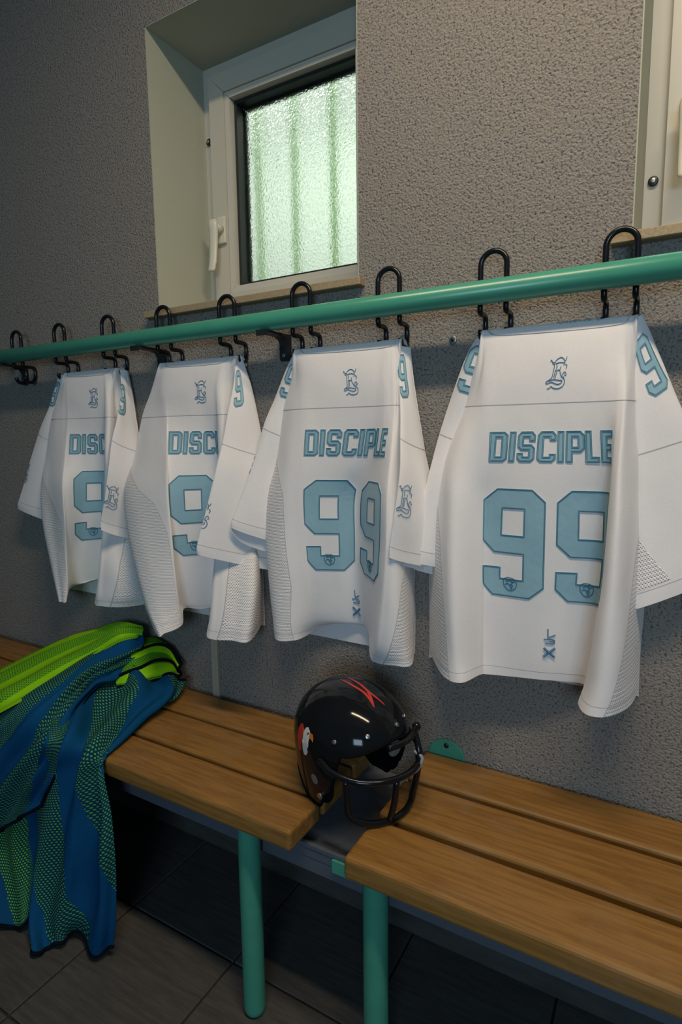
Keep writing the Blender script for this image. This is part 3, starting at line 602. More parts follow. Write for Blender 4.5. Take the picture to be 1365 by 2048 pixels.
def make_window(idx, a, b, left_handle=True):
    root = thing('window_%d' % idx, None, None, ((a + b) / 2, REV, WZ0))
    root['kind'] = 'structure'
    z0, z1 = WZ0 + 0.008, WZ1 - 0.002
    bm = bmesh.new()
    frame_ring(bm, a + 0.002, b - 0.002, z0, z1, 0.045, REV - 0.005, REV + 0.06, 0)
    from_bm('window_frame', bm, M['upvc'], root)
    bm = bmesh.new()
    frame_ring(bm, a + 0.036, b - 0.036, z0 + 0.030, z1 - 0.034, 0.050, REV - 0.024, REV - 0.0055, 0)
    sash = from_bm('sash', bm, M['upvc'], root)
    bm = bmesh.new()
    frame_ring(bm, a + 0.0865, b - 0.0865, z0 + 0.0805, z1 - 0.0845, 0.017, REV - 0.020, REV + 0.02, 0)
    from_bm('glazing_bead', bm, M['upvc_edge'], sash)
    bm = bmesh.new()
    frame_ring(bm, a + 0.104, b - 0.104, z0 + 0.098, z1 - 0.102, 0.009, REV - 0.002, REV + 0.030, 0)
    from_bm('gasket', bm, M['gasket'], sash)
    # black spacer at the back of the unit, seen through the pane's edge
    bm = bmesh.new()
    frame_ring(bm, a + 0.104, b - 0.104, z0 + 0.098, z1 - 0.102, 0.015, REV + 0.031, REV + 0.040, 0)
    from_bm('spacer_bar', bm, M['gasket'], sash)
    box('pane', a + 0.109, b - 0.109, REV + 0.018, REV + 0.023, z0 + 0.103, z1 - 0.107, M['glass'], sash)
    # fixing cap on the fixed frame
    cx, cz = (a + 0.018, 1.60 if idx == 2 else 1.935)
    c = from_bm('fixing_cap', disc_bm((cx, REV - 0.0056, cz), (0, -1, 0), 0.009, 0.006, 18, 0.002), M['gasket'], root, True)
    from_bm('screw', disc_bm((cx, REV - 0.0118, cz), (0, -1, 0), 0.0045, 0.003, 14, 0.001), M['steel'], c, True)
    # lever handle: base plate, neck, lever hanging down
    hx, hz = a + 0.070, 1.69
    hb = box('handle_base', hx - 0.014, hx + 0.014, REV - 0.034, REV - 0.0245, hz - 0.035, hz + 0.035, M['handle'], root, 0.003, 2, False)
    hb.name = 'handle'
    V, F = tube_geo([(hx, REV - 0.034, hz), (hx, REV - 0.062, hz)], 0.0115, 14)
    mesh('handle_neck', V, F, M['handle'], hb, True)
    lev = bmesh.new()
    prof = [(0.016, 0.0), (0.004, 0.001), (-0.012, 0.0025), (-0.05, 0.001), (-0.09, -0.004), (-0.112, -0.010), (-0.118, -0.012)]
    prev = None
    for k, (dz, dy) in enumerate(prof):
        w = [0.0125, 0.0150, 0.0145, 0.0130, 0.0125, 0.0120, 0.009][k]
        th = [0.006, 0.009, 0.0085, 0.0075, 0.0065, 0.006, 0.004][k]
        ring = []
        for q in range(12):
            an = 2 * math.pi * q / 12
            ring.append(lev.verts.new((hx + w * math.cos(an) * 1.0, REV - 0.066 + dy + th * math.sin(an), hz + dz)))
        if prev:
            for q in range(12):
                lev.faces.new([prev[q], prev[(q + 1) % 12], ring[(q + 1) % 12], ring[q]])
        else:
            lev.faces.new(ring)
        prev = ring
    lev.faces.new(prev[::-1])
    from_bm('lever', lev, M['handle'], hb, True)
    # stone sill
    s = box('trim_%d' % (idx + 2), a - 0.030, b + 0.014, -0.024, REV - 0.006, WZ0 - 0.001, WZ0 + 0.0155, M['sill'], None, 0.0015, 1)
    s['kind'] = 'structure'
    return root


# the wall is notched where the sill's ears run past the opening
make_window(1, *WIN[0])
make_window(2, *WIN[1])

# outside: pale backdrop added to brighten the panes, and the green grille bars in front of the glass
ow = box('backdrop_outside', -6.0, 4.0, 2.3, 2.4, -0.2, 4.2, M['outside'])
ow['kind'] = 'structure'
gr = thing('window_grille', 'green grille of upright bars outside the frosted left window', 'grille', (-0.88, 0.312, 1.46))
for k in range(4):
    x = -1.072 + 0.1235 * k
    box('bar', x - 0.0075, x + 0.0075, 0.3080, 0.3110, WZ0 + 0.004, WZ1 - 0.004, M['bar_green'], gr, 0.001, 1)
for z in (WZ0 + 0.02, WZ1 - 0.02):
    box('cross_rail', WIN[0][0] + 0.0005, WIN[0][1] - 0.0005, 0.3115, 0.3175, z - 0.010, z + 0.010, M['bar_green'], gr)

# ------------------------------------------------------------------ small wall fittings
cd = bmesh.new()
box_bm(-1.0345, -1.0135, -0.012, -0.0002, 0.40, 1.10, 0.0015, 1, cd)
cd = from_bm('cable_conduit', cd, M['conduit'])
tag(cd, 'cream plastic cable conduit running down the wall behind the second jersey from left', 'conduit')
box('conduit_lid', -1.0315, -1.0215, -0.0135, -0.0121, 0.41, 1.09, M['conduit'], cd, 0.0005, 1)

pl = from_bm('wall_plug', disc_bm((-0.382, 0.0, 1.311), (0, -1, 0), 0.0075, 0.004, 18, 0.001), M['steel'], None, True)
tag(pl, 'small round grey wall plug in the plaster left of the nearest jersey', 'wall plug')
from_bm('hole', disc_bm((-0.382, -0.0041, 1.311), (0, -1, 0), 0.0036, 0.0006, 14), M['gasket'], pl, True)

# ------------------------------------------------------------------ coat rail, brackets, hooks
RY, RZ, RR = -0.070, 1.3765, 0.0203
rail = thing('coat_rail', 'long teal enamelled tube rail running along the wall under the windows', 'rail', (-1.0, RY, RZ))
V, F = tube_geo([(-3.4, RY, RZ), (1.3, RY, RZ)], RR, 40)
mesh('rail_tube', V, F, M['teal'], rail, True)
for bi, bx in enumerate((-0.776, -1.168, -1.766)):
    br = bmesh.new()
    # wall plate with rounded lower corners
    zt, zb, hw = 1.3565, 1.300, 0.0145
    if bi == 1: zb = 1.294
    prof = [(-hw, zt), (hw, zt), (hw, zb + 0.004), (hw - 0.004, zb), (-hw + 0.004, zb), (-hw, zb + 0.004)]
    f = br.faces.new([br.verts.new((bx + x, -0.0005, z)) for x, z in prof])
    r = bmesh.ops.extrude_face_region(br, geom=[f])
    for v in r['geom']:
        if isinstance(v, bmesh.types.BMVert): v.co.y -= 0.006
    plate = from_bm('wall_bracket', br, M['black_steel'], rail)
    # curved knee and horizontal arm under the rail, ending in a small down-turned lip
    arm = bmesh.new()
    top = [(-0.004, 1.336), (-0.010, 1.345), (-0.022, 1.3505), (-0.045, 1.3535), (-0.095, 1.3555)]
    for y, z in top: pass
    outline = [(-0.0065, 1.3562), (-0.095, 1.3562), (-0.095, 1.3445), (-0.088, 1.3445), (-0.088, 1.3515), (-0.030, 1.3505), (-0.016, 1.346), (-0.0065, 1.332)]
    f = arm.faces.new([arm.verts.new((bx - 0.012, y, z)) for y, z in outline])
    r = bmesh.ops.extrude_face_region(arm, geom=[f])
    for v in r['geom']:
        if isinstance(v, bmesh.types.BMVert): v.co.x += 0.024
    from_bm('arm', arm, M['black_steel'], plate)
    from_bm('screw', disc_bm((bx - 0.003, -0.0066, 1.312), (0, -1, 0), 0.0045, 0.002, 14, 0.0006), M['steel'], plate, True)

HR = 0.0050
prof_half = [(-0.044, 1.352), (-0.040, 1.347), (-0.022, 1.3475), (-0.010, 1.345), (-0.0065, 1.332), (-0.0085, 1.315), (-0.018, 1.3035), (-0.030, 1.3035), (-0.0375, 1.311), (-0.038, 1.318)]
HOOK_LABEL = {
    -1: 'black double coat hook at the left edge, mostly cut off by the frame',
    0: 'bare black double coat hook, leftmost full one on the teal rail',
    1: 'black coat hook carrying the left shoulder of the leftmost jersey',
    2: 'black coat hook carrying the right shoulder of the leftmost jersey',
    3: 'black coat hook below the left end of the left window sill',
    4: 'black coat hook below the left window, right shoulder of the second jersey',
    5: 'black coat hook under the window sill end carrying the third jersey left shoulder',
    6: 'black coat hook on bare wall carrying the right shoulder of the third jersey',
    7: 'black coat hook carrying the left shoulder of the nearest jersey',
    8: 'black coat hook below the corner of the right window, nearest one'}
for i in range(-1, 9):
    hx = -0.4995 + 0.2052 * (i - 6)
    h = 0.0232
    L = [(hx - h, y, z) for y, z in prof_half]
    Rr = [(hx + h, y, z) for y, z in prof_half]
    low_l = catmull(L, 5)
    low_r = catmull(Rr, 5)
    arc = []
    for k in range(0, 17):
        an = math.pi - math.pi * k / 16
        arc.append(Vector((hx + h * math.cos(an), -0.044, 1.4275 + h * math.sin(an))))
    pts = low_l[::-1] + [Vector((hx - h, -0.044, 1.38)), Vector((hx - h, -0.044, 1.41))] + arc + [Vector((hx + h, -0.044, 1.41)), Vector((hx + h, -0.044, 1.38))] + low_r
    V, F = tube_geo([p - Vector((hx, -0.044, 1.3765)) for p in pts], HR, 12)
    o = mesh('coat_hook', V, F, M['black'], None, True)
    o.location = (hx, -0.044, 1.3765)
    tag(o, HOOK_LABEL[i], 'coat hook', 'black hooks along the teal rail')

# ------------------------------------------------------------------ bench
ZB, TH = 0.456, 0.040


def slat(parent, x0, x1, y0, y1):
    bm = box_bm(x0, x1, y0, y1, ZB - TH, ZB, 0.0075, 3)
    o = from_bm('slat', bm, M['wood'], parent, False)
    return o


def leg(parent, x, y):
    prof = [(0.0215, ZB - TH - 0.0005), (0.0215, 0.018)]
    for k in range(1, 7):
        a = math.pi / 2 * k / 6
        prof.append((0.0215 - 0.008 * (1 - math.cos(a)), 0.018 - 0.0165 * math.sin(a)))
    prof.append((0.0, 0.001))
    bm = bmesh.new()
    rings = []
    for r, z in prof[:-1]:
        rings.append([bm.verts.new((x + r * math.cos(2 * math.pi * k / 28), y + r * math.sin(2 * math.pi * k / 28), z)) for k in range(28)])
    for a, b in zip(rings, rings[1:]):
        for k in range(28):
            bm.faces.new([a[k], a[(k + 1) % 28], b[(k + 1) % 28], b[k]])
    bm.faces.new(rings[-1])
    return from_bm('leg', bm, M['teal_leg'], parent, True)


lb = thing('wooden_bench', 'long wooden slat bench on the left, under the pile of training bibs', 'bench', (-1.6, -0.2, 0), 'slatted benches along the wall')
for y0, y1 in ((-0.132, -0.030), (-0.258, -0.143), (-0.3685, -0.268)):
    slat(lb, -2.75, -0.5355, y0, y1)
leg(lb, -0.660, -0.328)
leg(lb, -2.20, -0.328)
box('support_bar', -0.672, -0.648, -0.3, -0.012, ZB - TH - 0.035, ZB - TH - 0.0005, M['teal_leg'], lb)
box('support_bar', -2.212, -2.188, -0.3, -0.012, ZB - TH - 0.035, ZB - TH - 0.0005, M['teal_leg'], lb)

rb = thing('wooden_bench', 'wooden slat bench at front right, right of the helmet', 'bench', (0.3, -0.2, 0), 'slatted benches along the wall')
for y0, y1 in ((-0.114, -0.012), (-0.246, -0.130), (-0.3745, -0.262)):
    slat(rb, -0.4275, 1.35, y0, y1)
leg(rb, -0.392, -0.328)
leg(rb, 1.1, -0.328)
box('support_bar', -0.404, -0.380, -0.3, -0.012, ZB - TH - 0.035, ZB - TH - 0.0005, M['teal_leg'], rb)
st = bmesh.new()
box_bm(-0.489, -0.386, -0.3085, -0.3035, 0.356, 0.381, 0.0006, 1, st)
from_bm('cross_plate', st, M['teal_leg'], rb)
# round wall flange behind the back slat
fl = from_bm('flange', disc_bm((-0.384, -0.0006, 0.449), (0, -1, 0), 0.040, 0.005, 40, 0.001), M['teal_leg'], rb, False)
from_bm('bolt_hole', disc_bm((-0.384, -0.0057, 0.476), (0, -1, 0), 0.0055, 0.0008, 16), M['gasket'], fl, True)

pn = bmesh.new()
box_bm(-2.9, 1.4, -0.302, -0.275, 0.345, 0.388, 0.001, 1, pn)
box_bm(-2.9, 1.4, -0.2745, -0.010, 0.362, 0.380, 0.001, 1, pn)
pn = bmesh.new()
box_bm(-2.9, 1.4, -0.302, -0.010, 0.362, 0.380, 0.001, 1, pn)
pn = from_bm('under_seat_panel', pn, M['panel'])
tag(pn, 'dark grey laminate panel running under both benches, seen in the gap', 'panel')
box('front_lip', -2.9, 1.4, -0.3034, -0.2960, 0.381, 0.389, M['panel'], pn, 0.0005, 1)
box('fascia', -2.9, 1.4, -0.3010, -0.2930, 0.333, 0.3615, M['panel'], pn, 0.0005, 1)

# ------------------------------------------------------------------ cloth surfaces
def catmull_grid(ctrl, nr, nc):
    rows = [catmull(r, nc) for r in ctrl]
    ncol = len(rows[0])
    out = None
    cols = []
    for c in range(ncol):
        cols.append(catmull([rows[r][c] for r in range(len(rows))], nr))
    return [[cols[c][r] for c in range(ncol)] for r in range(len(cols[0]))]


class Surf:
    """fine grid P[r][c] with fabric coordinates: u (metres across) per column, v per row (running downwards)"""
    def __init__(self, P, U, Vv):
        self.P, self.U, self.V = P, U, Vv
        self.nr, self.nc = len(P), len(P[0])
        self.N = [[None] * self.nc for _ in range(self.nr)]
        for r in range(self.nr):
            for c in range(self.nc):
                du = P[r][min(c + 1, self.nc - 1)] - P[r][max(c - 1, 0)]
                dv = P[min(r + 1, self.nr - 1)][c] - P[max(r - 1, 0)][c]
                n = du.cross(dv)
                self.N[r][c] = -n.normalized() if n.length > 1e-12 else Vector((0, -1, 0))
                # rows run down, columns run right: right x down points towards the wall, so flip to face the room

    @staticmethod
    def _loc(arr, x):
        lo, hi = 0, len(arr) - 2
        if x <= arr[0]: return 0, 0.0
        if x >= arr[-1]: return len(arr) - 2, 1.0
        while lo < hi:
            m = (lo + hi + 1) // 2
            if arr[m] <= x: lo = m
            else: hi = m - 1
        d = arr[lo + 1] - arr[lo]
        return lo, (x - arr[lo]) / d if d > 1e-9 else 0.0

    def at(self, u, v, off=0.0):
        c, fu = self._loc(self.U, u)
        r, fv = self._loc(self.V, v)
        P, N = self.P, self.N
        def lerp(G):
            return (G[r][c] * (1 - fu) + G[r][c + 1] * fu) * (1 - fv) + (G[r + 1][c] * (1 - fu) + G[r + 1][c + 1] * fu) * fv
        n = lerp(N).normalized()
        return lerp(P) + n * off


def grid_mesh(name, S, mat, parent, sel=None, thick=0.0014, off=0.0, cut=None):
    """cloth from grid cells. cut = (bound, side): only the part left (-1) or right (+1) of the line where
    the column index equals bound(row). The cloth gets a back face and a cut edge with vertices of its own."""
    used, V, N, F, UV = {}, [], [], [], []
    def vid(r, c):
        k = (r, round(c, 4))
        if k not in used:
            used[k] = len(V)
            i = min(int(c), S.nc - 2); t = c - i
            P = S.P[r][i].lerp(S.P[r][i + 1], t); n = S.N[r][i].lerp(S.N[r][i + 1], t)
            V.append(P + n * off); N.append(n)
            UV.append((S.U[i] + (S.U[i + 1] - S.U[i]) * t, -S.V[r]))
        return used[k]
    for r in range(S.nr - 1):
        lo, hi = [0.0, 0.0], [S.nc - 1.0, S.nc - 1.0]
        if cut:
            for k in (0, 1):
                a, b = cut(r + k)
                lo[k], hi[k] = max(0.0, a), min(S.nc - 1.0, b)
        if lo[0] >= hi[0] - 1e-6 and lo[1] >= hi[1] - 1e-6: continue
        cA, cB = math.ceil(max(lo) - 1e-6), math.floor(min(hi) + 1e-6)
        def poly(top, bot):
            q = [vid(r, c) for c in top][::-1] + [vid(r + 1, c) for c in bot]
            q = [a for i, a in enumerate(q) if a != q[i - 1]]
            if len(q) >= 3: F.append(q)
        def span(a, b):
            return sorted({a, b} | {float(c) for c in range(math.ceil(a + 1e-6), math.floor(b - 1e-6) + 1)})
        if cA >= cB or (sel and cut):
            poly(span(lo[0], hi[0]), span(lo[1], hi[1]))
            continue
        if min(lo) < cA - 1e-6: poly(span(lo[0], float(cA)), span(lo[1], float(cA)))
        for c in range(cA, cB):
            if sel is None or sel(r, c):
                F.append([vid(r, float(c)), vid(r + 1, float(c)), vid(r + 1, float(c + 1)), vid(r, float(c + 1))])
        if max(hi) > cB + 1e-6: poly(span(float(cB), hi[0]), span(float(cB), hi[1]))
    if not F:
        return None
    if thick:
        n = len(V); nf = len(F)
        edges = {}
        for f in F:
            for a, b in zip(f, f[1:] + f[:1]):
                if (b, a) in edges: del edges[(b, a)]
                else: edges[(a, b)] = True
        V += [v - m * thick for v, m in zip(V, N)]
        UV += UV[:n]
        F += [[i + n for i in f[::-1]] for f in F[:nf]]
        for a, b in edges:
            k = len(V)
            V += [V[a], V[b], V[b + n], V[a + n]]
            UV += [UV[a], UV[b], UV[b], UV[a]]
            F.append([k + 1, k, k + 3, k + 2])
    return mesh(name, V, F, mat, parent, True, UV)


def ribbon_geo(S, line, w, off, closed=False, rise=None):
    """raised thread line along (u, v) points"""
    n = len(line)
    V, F = [], []
    rise = rise if rise is not None else w * 0.6
    for i, (u, v) in enumerate(line):
        a = line[(i - 1) % n] if closed or i > 0 else line[i]
        b = line[(i + 1) % n] if closed or i < n - 1 else line[i]
        d = Vector((b[0] - a[0], b[1] - a[1]))
        if d.length < 1e-9: d = Vector((1, 0))
        d.normalize()
        nx, ny = -d.y, d.x
        V.append(S.at(u + nx * w / 2, v + ny * w / 2, off))
        V.append(S.at(u, v, off + rise))
        V.append(S.at(u - nx * w / 2, v - ny * w / 2, off))
    m = n if closed else n - 1
    for i in range(m):
        j = (i + 1) % n
        for k in (0, 1):
            F.append([3 * i + k, 3 * j + k, 3 * j + k + 1, 3 * i + k + 1])
    return V, F


def join_geo(parts):
    V, F = [], []
    for v, f in parts:
        b = len(V)
        V += v
        F += [[i + b for i in q] for q in f]
    return V, F


def resample(line, step, closed=False):
    pts = [Vector(p) for p in line]
    if closed: pts.append(pts[0])
    out = []
    for a, b in zip(pts, pts[1:]):
        k = max(1, int(math.ceil((b - a).length / step)))
        for i in range(k):
            q = a.lerp(b, i / k)
            out.append((q.x, q.y))
    if not closed: out.append((pts[-1].x, pts[-1].y))
    return out


def curve2(pts, n=5):
    return [(p.x, p.y) for p in catmull([Vector((a, b, 0)) for a, b in pts], n)]


def inset_poly(poly, d):
    """poly in (x right, y down); moves edges to the inside by d (negative: outwards)"""
    n = len(poly)
    area = sum(poly[i][0] * poly[(i + 1) % n][1] - poly[(i + 1) % n][0] * poly[i][1] for i in range(n))
    s = 1.0 if area > 0 else -1.0
    out = []
    for i in range(n):
        p0, p1, p2 = Vector(poly[i - 1]), Vector(poly[i]), Vector(poly[(i + 1) % n])
        d1, d2 = (p1 - p0).normalized(), (p2 - p1).normalized()
        n1, n2 = Vector((-d1.y, d1.x)) * s, Vector((-d2.y, d2.x)) * s
        b = n1 + n2
        k = b.dot(n1)
        q = p1 + (b * (d / k) if abs(k) > 1e-6 else n1 * d)
        out.append((q.x, q.y))
    return out


def patch(name, S, outer, holes, parent, mat, place, off=0.0010, cell=(0.006, 0.012), stitch=0.0022, tw=0.0011):
    """applique: polygon (x right, y down, metres) placed on the cloth by place(x, y) -> (u, v)"""
    loops = [outer] + holes
    flat = [p for l in loops for p in l]
    tris = tessellate_polygon([[Vector((x, y, 0)) for x, y in l] for l in loops])
    bm = bmesh.new()
    vs = [bm.verts.new((x, y, 0)) for x, y in flat]
    for t in tris:
        try: bm.faces.new([vs[i] for i in t])
        except ValueError: pass
    xs_, ys_ = [p[0] for p in outer], [p[1] for p in outer]
    for ax, (lo, hi), st in ((0, (min(xs_), max(xs_)), cell[0]), (1, (min(ys_), max(ys_)), cell[1])):
        k = lo + st
        while k < hi - 1e-4:
            co = (k, 0, 0) if ax == 0 else (0, k, 0)
            no = (1, 0, 0) if ax == 0 else (0, 1, 0)
            bmesh.ops.bisect_plane(bm, geom=bm.verts[:] + bm.edges[:] + bm.faces[:], plane_co=co, plane_no=no)
            k += st
    bm.verts.index_update()
    bnd = [e for e in bm.edges if len(e.link_faces) == 1]
    V, UV = [], []
    for v in bm.verts:
        u, vv = place(v.co.x, v.co.y)
        V.append(S.at(u, vv, off))
        UV.append((u, -vv))
    F = [[x.index for x in f.verts] for f in bm.faces]
    low = {}
    for e in bnd:                                            # short skirt: the cloth's cut edge
        ids = []
        for x in e.verts:
            if x.index not in low:
                low[x.index] = len(V)
                u, vv = place(x.co.x, x.co.y)
                V.append(S.at(u, vv, -0.0006))
                UV.append((u, -vv))
            ids.append(low[x.index])
        a, b = e.verts[0].index, e.verts[1].index
        F.append([a, b, ids[1], ids[0]])
    bm.free()
    # face the room
    o = mesh(name, V, F, mat, parent, False, UV)
    bm2 = bmesh.new(); bm2.from_mesh(o.data)
    bmesh.ops.recalc_face_normals(bm2, faces=bm2.faces[:]); bm2.to_mesh(o.data); bm2.free()
    if stitch:
        parts = []
        for k, l in enumerate(loops):
            ins = inset_poly(l, stitch if k == 0 else -stitch)
            edge = inset_poly(l, 0.0006 if k == 0 else -0.0006)
            for q in (ins, edge):
                line = [place(x, y) for x, y in resample(q, 0.005, True)]
                parts.append(ribbon_geo(S, line, tw, off + 0.0002, True))
        V, F = join_geo(parts)
        mesh('stitching', V, F, M['thread'], o, True, kind='stuff')
    return o


def uc(poly, w, h):
    return [(x * w, y * h) for x, y in poly]


NINE = ([(0.21, 0), (0.79, 0), (1, .11), (1, .89), (.78, 1), (.2, 1), (0, .89), (0, .73), (.33, .73), (.33, .83), (.67, .83), (.67, .60), (.21, .60), (0, .49), (0, .11)],
        [(.33, .185), (.67, .185), (.67, .43), (.33, .43)])
_c = 0.16
GLYPH = {
    'D': ([(0, 0), (.80, 0), (1, .11), (1, .89), (.80, 1), (0, 1)], [[(.36, .2), (.63, .2), (.63, .8), (.36, .8)]], .0325),
    'I': ([(0, 0), (1, 0), (1, 1), (0, 1)], [], .0118),
    'S': ([(.18, 0), (.82, 0), (1, .12), (1, .32), (.64, .32), (.64, .2), (.36, .2), (.36, .40), (.80, .40), (1, .52), (1, .88), (.82, 1), (.18, 1), (0, .88), (0, .68), (.36, .68), (.36, .80), (.64, .80), (.64, .60), (.2, .60), (0, .48), (0, .12)], [], .0315),
    'C': ([(.18, 0), (.82, 0), (1, .12), (1, .30), (.64, .30), (.64, .2), (.36, .2), (.36, .80), (.64, .80), (.64, .70), (1, .70), (1, .88), (.82, 1), (.18, 1), (0, .88), (0, .12)], [], .0325),
    'P': ([(0, 0), (.80, 0), (1, .12), (1, .54), (.80, .66), (.38, .66), (.38, 1), (0, 1)], [[(.38, .2), (.62, .2), (.62, .47), (.38, .47)]], .0315),
    'L': ([(0, 0), (.48, 0), (.48, .79), (1, .79), (1, 1), (0, 1)], [], .0235),
    'E': ([(0, 0), (1, 0), (1, .21), (.46, .21), (.46, .39), (.9, .39), (.9, .60), (.46, .60), (.46, .79), (1, .79), (1, 1), (0, 1)], [], .0265),
}
WORD = [('D', 163), ('I', 330), ('S', 402), ('C', 570), ('I', 735), ('P', 803), ('L', 957), ('E', 1079)]

# gothic monogram, traced as thread lines in a 1.0 x 1.6 box (x right, y down)
_mg = [[(680, 215), (688, 205), (697, 222), (705, 238), (718, 242), (717, 300), (714, 355), (695, 375), (675, 388), (676, 402), (692, 404)],
       [(722, 215), (745, 198), (775, 192), (800, 210), (806, 235), (799, 256)], [(822, 188), (815, 210), (803, 222)],
       [(812, 246), (828, 258), (822, 284)], [(727, 236), (765, 228), (803, 234)], [(735, 245), (742, 262), (737, 280)],
       [(776, 264), (770, 296)], [(728, 298), (766, 294), (780, 322), (795, 352), (820, 372), (829, 400), (815, 434), (780, 446), (742, 440), (720, 424)],
       [(722, 426), (712, 440), (694, 446)], [(828, 326), (818, 314), (803, 326), (797, 350)], [(834, 330), (828, 342), (816, 338)],
       [(734, 300), (730, 362)], [(747, 306), (742, 366)], [(690, 382), (730, 374), (780, 381), (806, 386), (798, 406), (768, 412), (720, 394), (692, 402)],
       [(808, 352), (818, 362)], [(700, 222), (726, 226)]]
MONO = [[((x - 752) / 165, (y - 318) / 165) for x, y in l] for l in _mg]
_hm = [[(672, 1310), (674, 1378)], [(674, 1376), (733, 1352)], [(640, 1389), (705, 1386), (726, 1395), (726, 1414), (712, 1421), (650, 1418)], [(688, 1402), (718, 1404)]]
HEM = [[((x - 685) / 100, (y - 1425) / 100) for x, y in l] for l in _hm]
BADGE = [[(-.5, -.35), (-.2, -.5), (.25, -.45), (.5, -.2), (.45, .25), (.1, .5), (-.2, .4), (-.45, .1), (-.5, -.35)],
         [(-.3, -.2), (0, -.3), (.2, -.1), (.05, .05), (.3, .1)], [(-.35, .05), (-.1, -.05), (0, .15), (.2, .25), (.05, .38)], [(-.1, -.45), (-.2, -.25), (.1, -.4), (.15, -.2), (.4, -.25)]]
SCRIPT = [[(0, .25), (-.03, .05), (.06, 0), (.03, .3), (.1, .42), (.16, .2), (.2, .1), (.19, .35), (.25, .38), (.31, .15), (.29, .4), (.36, .3), (.42, -.15), (.4, .4), (.47, .3), (.52, .12), (.54, .38), (.6, .28), (.64, -.2), (.63, .38), (.7, .3), (.75, .15), (.72, .4), (.82, .3)],
          [(.36, .02), (.47, .0)], [(.86, 0), (.97, -.05), (.9, .45), (1.0, .38)]]


def lines_on(S, lines, place, w, off=0.0012, smooth=True):
    parts = []
    for l in lines:
        q = curve2(l, 4) if smooth and len(l) > 2 else l
        q = resample(q, 0.004)
        run = []
        for p in [place(x, y) for x, y in q] + [None]:
            if p is not None and S.U[0] + 0.0005 < p[0] < S.U[-1] - 0.0005:
                run.append(p)
            else:
                if len(run) > 1: parts.append(ribbon_geo(S, run, w, off))
                run = []
    return join_geo(parts)


NAMES = {'J1': 'leftmost white jersey with pale blue 9 half hidden by its own sleeve',
         'J2': 'white jersey second from left, its sleeve folded across the second digit',
         'J3': 'white jersey third from left with narrow folded second 9',
         'J4': 'nearest white jersey at right showing its whole name and 99'}
SIDE = {  # mesh side panels: points (height, column index) of the left and of the right panel edge, top to hem
    'J4': ([(1.00, 0.85), (0.93, 1.15), (0.677, 1.38)], [(0.97, 10.2), (0.92, 9.85), (0.80, 9.3), (0.677, 8.75)]),
    'J3': ([(1.10, 0.9), (1.05, 1.7), (1.00, 2.2), (0.80, 2.35), (0.677, 1.95)], [(0.88, 10.1), (0.84, 9.3), (0.677, 8.35)]),
    'J2': ([(1.06, 0.9), (1.03, 1.8), (0.97, 2.6), (0.90, 2.92), (0.677, 2.95)], [(0.90, 9.4), (0.84, 8.7), (0.677, 8.25)]),
    'J1': ([(1.04, 0.9), (0.98, 1.9), (0.90, 2.7), (0.677, 2.95)], [(0.88, 9.7), (0.80, 9.1), (0.677, 8.5)])}
SUB = 7


def vec(p):
    return Vector((p[0] / 1000.0, p[1] / 1000.0, p[2] / 1000.0))


def body_surface(key, d):
    ctrl = [[vec(p) for p in row] for row in d['rows']]
    P = catmull_grid(ctrl, SUB, SUB)
    nomv = [-1.345, -1.331, -1.317, -1.306, -1.25, -d['seam'], -1.08, -1.0, -0.9, -0.8, -0.72, -0.677]
    Vv = []
    for a, b in zip(nomv, nomv[1:]):
        Vv += [a + (b - a) * k / SUB for k in range(SUB)]
    Vv.append(nomv[-1])
    ref = P[7 * SUB]
    U = [0.0]
    for a, b in zip(ref, ref[1:]):
        U.append(U[-1] + max((b - a).length, 1e-5))
    seed = {'J1': 3.1, 'J2': 7.7, 'J3': 12.4, 'J4': 18.9}[key]
    S = Surf(P, U, Vv)
    for r in range(S.nr):
        w = min(1.0, max(0.0, (Vv[r] + 1.31) / 0.08))
        for c in range(S.nc):
            n = noise.noise(Vector((U[c] * 9 + seed, Vv[r] * 5, seed))) * 0.0030 + noise.noise(Vector((U[c] * 26, Vv[r] * 14, seed))) * 0.0010
            P[r][c] = P[r][c] + S.N[r][c] * (n * w)
    S = Surf(P, U, Vv)
    return S


def ucol(S, idx):
    k = idx * SUB
    i = min(int(k), S.nc - 2)
    return S.U[i] + (S.U[i + 1] - S.U[i]) * (k - i)


